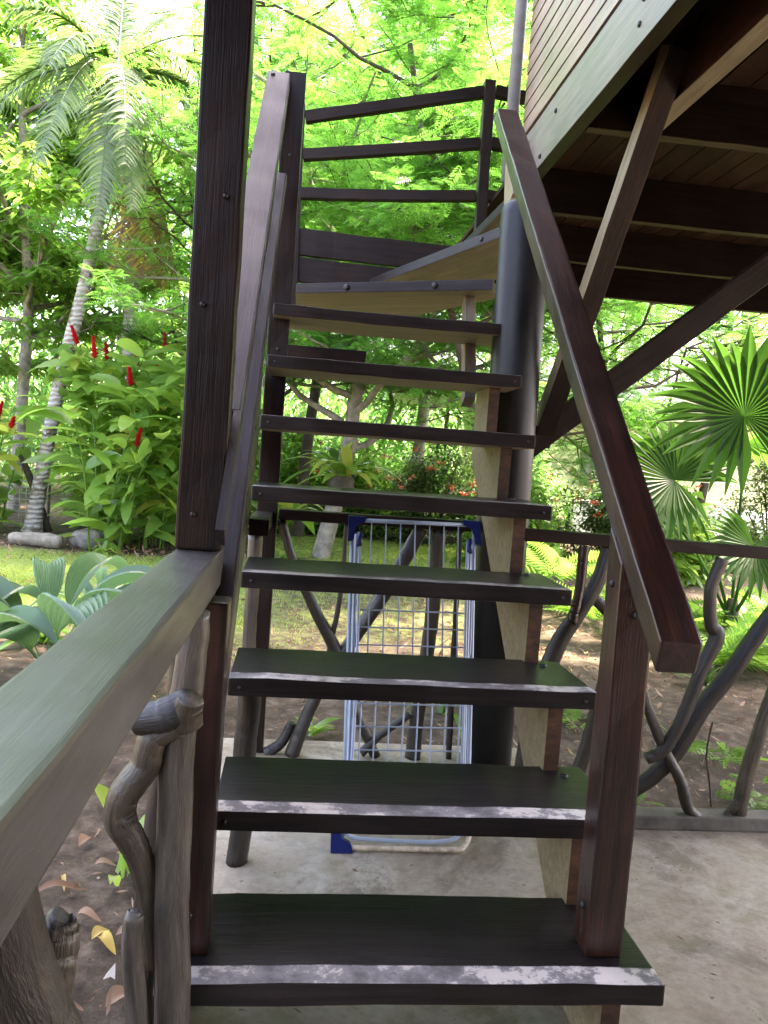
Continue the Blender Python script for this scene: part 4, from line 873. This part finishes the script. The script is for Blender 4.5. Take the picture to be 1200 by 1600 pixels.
# ------------------------------------------------------------------ fan palm
fp = thing('fan_palm', 'fan palm with deeply split round leaves right of the handrail', 'fan palm', (3.9, 4.9, GZ))
def fan_leaf(hub, normal, up, rad, seed, spread=300, foot=(3.9, 4.9, .15), ns=30, tint=.5):
    r = np.random.default_rng(seed); hub = np.array(hub, float); nn = nrm(np.array(normal, float)); u = np.array(up, float); u = nrm(u - nn * (u @ nn)); v = np.cross(nn, u)
    g = Geo(); a = np.radians(np.linspace(-spread / 2, spread / 2, ns)); Lr = rad * (.78 + .22 * np.cos(a * .5)) * (.92 + .14 * r.random(ns))
    D = u * np.cos(a)[:, None] + v * np.sin(a)[:, None] + nn * .18
    w = 2 * Lr * .5 * math.tan(math.radians(spread / ns / 2)) * 1.9
    t = np.linspace(0, 1, 9); prof = np.where(t < .55, t / .55, np.maximum(1 - (t - .55) / .45, .03) ** .8); dr = (.10 + .30 * r.random(ns) ** 3)
    C = hub + nrm(D)[:, None] * (Lr[:, None] * t)[..., None]; C[..., 2] -= (dr * Lr)[:, None] * np.maximum(t - .45, 0) ** 2 * 2.2
    S = nrm(np.cross(D, nn)); Nn = np.broadcast_to(nn, D.shape); ww = w[:, None] * prof * .5
    V = np.stack([C + S[:, None] * ww[..., None] + Nn[:, None] * (.5 * ww)[..., None], C, C - S[:, None] * ww[..., None] + Nn[:, None] * (.5 * ww)[..., None]], 2).reshape(ns, -1, 3)
    f = [[k * 3 + q, k * 3 + q + 1, k * 3 + q + 4, k * 3 + q + 3] for k in range(8) for q in (0, 1)]
    g.add(V.reshape(-1, 3), (np.array(f)[None] + (np.arange(ns) * 27)[:, None, None]).reshape(-1, 4), np.repeat(np.clip(tint + .15 * r.standard_normal(ns), 0, 1), 27))
    lf = g.obj('fan_leaf', L_FAN, fp, False)
    g = Geo(); f0 = np.array(foot, float); tube(g, smooth_path([f0, f0 * .5 + hub * .5 + [0, 0, .18], hub + nn * -.01], 14), np.linspace(.016, .008, 14), 7, tint=.6); g.obj('leaf_stalk', L_FAN, lf)
fan_leaf((3.61, 4.5, 1.865), (-.25, -.9, .35), (-.25, .1, 1), .78, 1, 320, foot=(4.75, 4.75, .3), tint=.42)
fan_leaf((3.72, 4.35, .85), (-.1, -.8, .6), (-.2, -.5, -.3), .46, 5, 280, tint=.2)
fan_leaf((3.21, 4.75, 1.32), (-.15, -.85, .45), (-.5, -.1, .4), .62, 2, 300, tint=.1)
fan_leaf((3.02, 5.0, 1.18), (.2, -.7, .6), (-.6, -.3, -.2), .55, 9, 280, tint=.1)
fan_leaf((4.35, 4.4, 1.25), (.3, -.6, .7), (.6, -.2, .5), .6, 4, 300, tint=.3)
fan_leaf((4.1, 5.3, 1.7), (.2, .3, .9), (.3, .8, .5), .8, 6, 300)
g = Geo(); tube(g, [(3.9, 4.9, GZ), (3.9, 4.9, .2), (3.9, 4.9, .35)], [.07, .06, .04], 10, lump=.06, rng=r); g.obj('stem', M_BARKD, fp)
# light pinnate plants near it
def fern(base, n, L, seed, label, el=35, name='fern', mat=L_FERN, grp='ferns on the right'):
    r = np.random.default_rng(seed); g = Geo(); a = np.arange(n) * 2.4 + .3 * r.standard_normal(n); e = R(el) + .2 * r.standard_normal(n)
    sprays(g, r, np.array(base) + np.zeros((n, 3)), np.stack([np.cos(a) * np.cos(e), np.sin(a) * np.cos(e), np.sin(e)], -1), L * (.7 + .5 * r.random(n)), 18, .22, np.clip(.5 + .25 * r.standard_normal(n), 0, 1), droop=.35, ll=.24)
    return tag(g.obj(name, mat), label, 'fern', grp)
for i_, (x, y, lb) in enumerate(((3.45, 4.2, 'bright fern nearest the bent railing branch'), (3.95, 4.55, 'bright fern in the middle of the fern bed at right'), (4.3, 5.3, 'bright fern at the back of the fern bed under the fan palm'), (3.7, 5.2, 'bright fern behind the nearest fern'), (4.15, 3.9, 'low fern at the front right of the fern bed'), (4.8, 4.6, 'fern at the right edge of the photo'), (3.3, 4.9, 'small fern just left of the fern bed'), (4.9, 5.8, 'farthest fern beside the dark shrub'), (3.0, 5.9, 'fern in the dirt right of the column behind the branch railing'), (5.4, 5.0, 'fern in the corner of the fern bed farthest right'), (3.6, 6.4, 'fern behind the fan palm stem'), (4.6, 3.9, 'fern at the front right corner beside the last branch'))):
    fern((x, y, GZ), 30, .66, 120 + i_, lb)
fern((2.55, 5.6, .35), 14, .75, 140, 'leafy shoot with long leaflets beside the column at right', 30, 'leafy_shoot', L_BROAD, None)

# pale neighbouring building
pb = thing('neighbour_building', 'pale yellow low building with white roof far behind the trees at right', 'building', (9, 17, GZ))
beam('wall', (4.4, 18.0, 1.35), (15, 18.0, 1.35), 3.0, 2.8, M_WALLY, pb, bev=0)
beam('roof', (2.2, 17.7, 3.10), (15.4, 17.7, 3.10), 4.4, .62, M_ROOFW, pb, bev=.03)
beam('window', (6.6, 16.49, 1.5), (8.2, 16.49, 1.5), .05, .9, M_STONE, pb, bev=0)
cw = thing('garden_wall', 'white garden wall behind the shrubs under the fan palm', 'wall', (8, 14, GZ))
beam('wall_face', (5.6, 14, .35), (12, 14, .35), .15, .9, M_ROOFW, cw, bev=.01)

# ------------------------------------------------------------------ grass, litter, fallen leaves
def grass():
    r = np.random.default_rng(200); g = Geo()
    def patch(n, x0, x1, y0, y1, h, w):
        P = np.stack([x0 + (x1 - x0) * r.random(n), y0 + (y1 - y0) * r.random(n), np.full(n, GZ - .012)], -1); a = r.random(n) * 6.283
        blades(g, P, np.stack([np.cos(a) * .5, np.sin(a) * .5, np.ones(n)], -1), np.stack([-np.sin(a), np.cos(a), np.zeros(n)], -1) * .2 + np.array([[0, -1., 0]]), h * (.5 + r.random(n)), w, .3, 2, 0, 'blade', np.clip(.5 + .3 * r.standard_normal(n), 0, 1))
    patch(30000, -4.6, -.2, 4.6, 8.4, .045, .008); patch(16000, -.2, 3.0, 8.8, 11.8, .05, .009); patch(6500, -.8, 2.0, 3.6, 9.0, .035, .007)
    tag(g.obj('grass', L_GRASS), 'short bright grass of the lawn', 'grass', kind='stuff')
grass()
def litter():
    r = np.random.default_rng(201); g = Geo()
    def patch(n, x0, x1, y0, y1, L):
        P = np.stack([x0 + (x1 - x0) * r.random(n), y0 + (y1 - y0) * r.random(n), np.full(n, GZ + .012)], -1); a = r.random(n) * 6.283; z = .25 * r.standard_normal(n)
        blades(g, P, np.stack([np.cos(a), np.sin(a), z], -1), np.array([[0, 0, 1.]]) + .5 * r.standard_normal((n, 3)), L * (.5 + r.random(n)), L * .35, -.1 + .5 * r.standard_normal(n), 3, .3, 'leaf', np.clip(.5 + .25 * r.standard_normal(n), 0, 1))
    patch(1500, -4, 2.6, 2.2, 9.4, .055); patch(900, 1.0, 5.5, 1.5, 8.5, .06); patch(700, -5, -.8, 8.0, 9.6, .07); patch(700, -1.6, -.18, -.4, 3.2, .026); patch(900, 1.0, 4.2, 1.35, 4.5, .026); patch(500, -1, 3, 2.1, 5.5, .035)
    n = 110; P = np.stack([-.1 + 3.4 * r.random(n), -.4 + 1.6 * r.random(n) ** .7, np.full(n, .004)], -1); a = r.random(n) * 6.283
    blades(g, P, np.stack([np.cos(a), np.sin(a), .12 * r.random(n)], -1), np.array([[0, 0, 1.]]) + .3 * r.standard_normal((n, 3)), .010 + .022 * r.random(n) ** 2, .007, -.1, 2, .3, 'leaf', .25 * r.random(n))
    tag(g.obj('leaf_litter', L_DRY), 'dry brown leaf litter scattered over the dirt', 'leaf litter', kind='stuff')
litter()
g = Geo(); g.add([(-.262, .44, GZ + .012), (-.244, .445, GZ + .016), (-.238, .465, GZ + .04), (-.258, .46, GZ + .014), (-.232, .44, GZ + .012)], [(0, 1, 2, 3), (1, 4, 2, 2)]); tag(g.obj('paper_scrap', M_PLASTER, None, False), 'white paper scrap on the dirt behind the stub branch at lower left', 'paper scrap')
def fallen(p, L, W_, az, tint, droop, seed, label, mat=L_DRY):
    g = Geo(); r = np.random.default_rng(seed); blades(g, [(p[0], p[1], GZ + .018)], [(math.cos(R(az)), math.sin(R(az)), .25)], [(.2, -.3, 1)], L * .72, W_ * .75, droop, 8, .7, 'leaf', tint, wave=.08)
    tag(g.obj('fallen_leaf', mat), label, 'leaf', 'fallen leaves below the left rail')
for i_, a in enumerate((((-.33, .60), .10, .040, 60, .98, .3, 'yellow fallen leaf half under a pale curled one'), ((-.315, .61), .11, .045, -40, .88, .4, 'pale curled leaf beside the yellow fallen leaf'), ((-.55, .82), .22, .035, 20, .35, .25, 'long dark curled leaf lying in the dirt'),
                        ((-.40, .72), .11, .035, -15, .70, .3, 'brown leaf just above the yellow fallen leaf'), ((-.27, .62), .10, .035, 25, .75, .3, 'tan leaf next to the stub branch'), ((-.23, .33), .13, .055, 50, .70, .3, 'tan leaf at the bottom edge near the log'),
                        ((-.50, 1.12), .12, .05, 70, .60, .3, 'upright brown leaf under the grey rail'), ((-.42, 1.0), .10, .03, 10, .80, .3, 'pale leaf in front of the palm seedling'), ((-.43, 1.62), .13, .06, 100, .86, .3, 'large pale leaf behind the curved branch'),
                        ((-.46, 1.38), .12, .05, -20, .72, .3, 'tan leaf below the large pale leaf'), ((-.50, .93), .11, .02, -70, .9, .3, 'thin yellowish curled leaf in the dirt'))):
    fallen(a[0], a[1], a[2], a[3], a[4], a[5], 400 + i_, a[6])
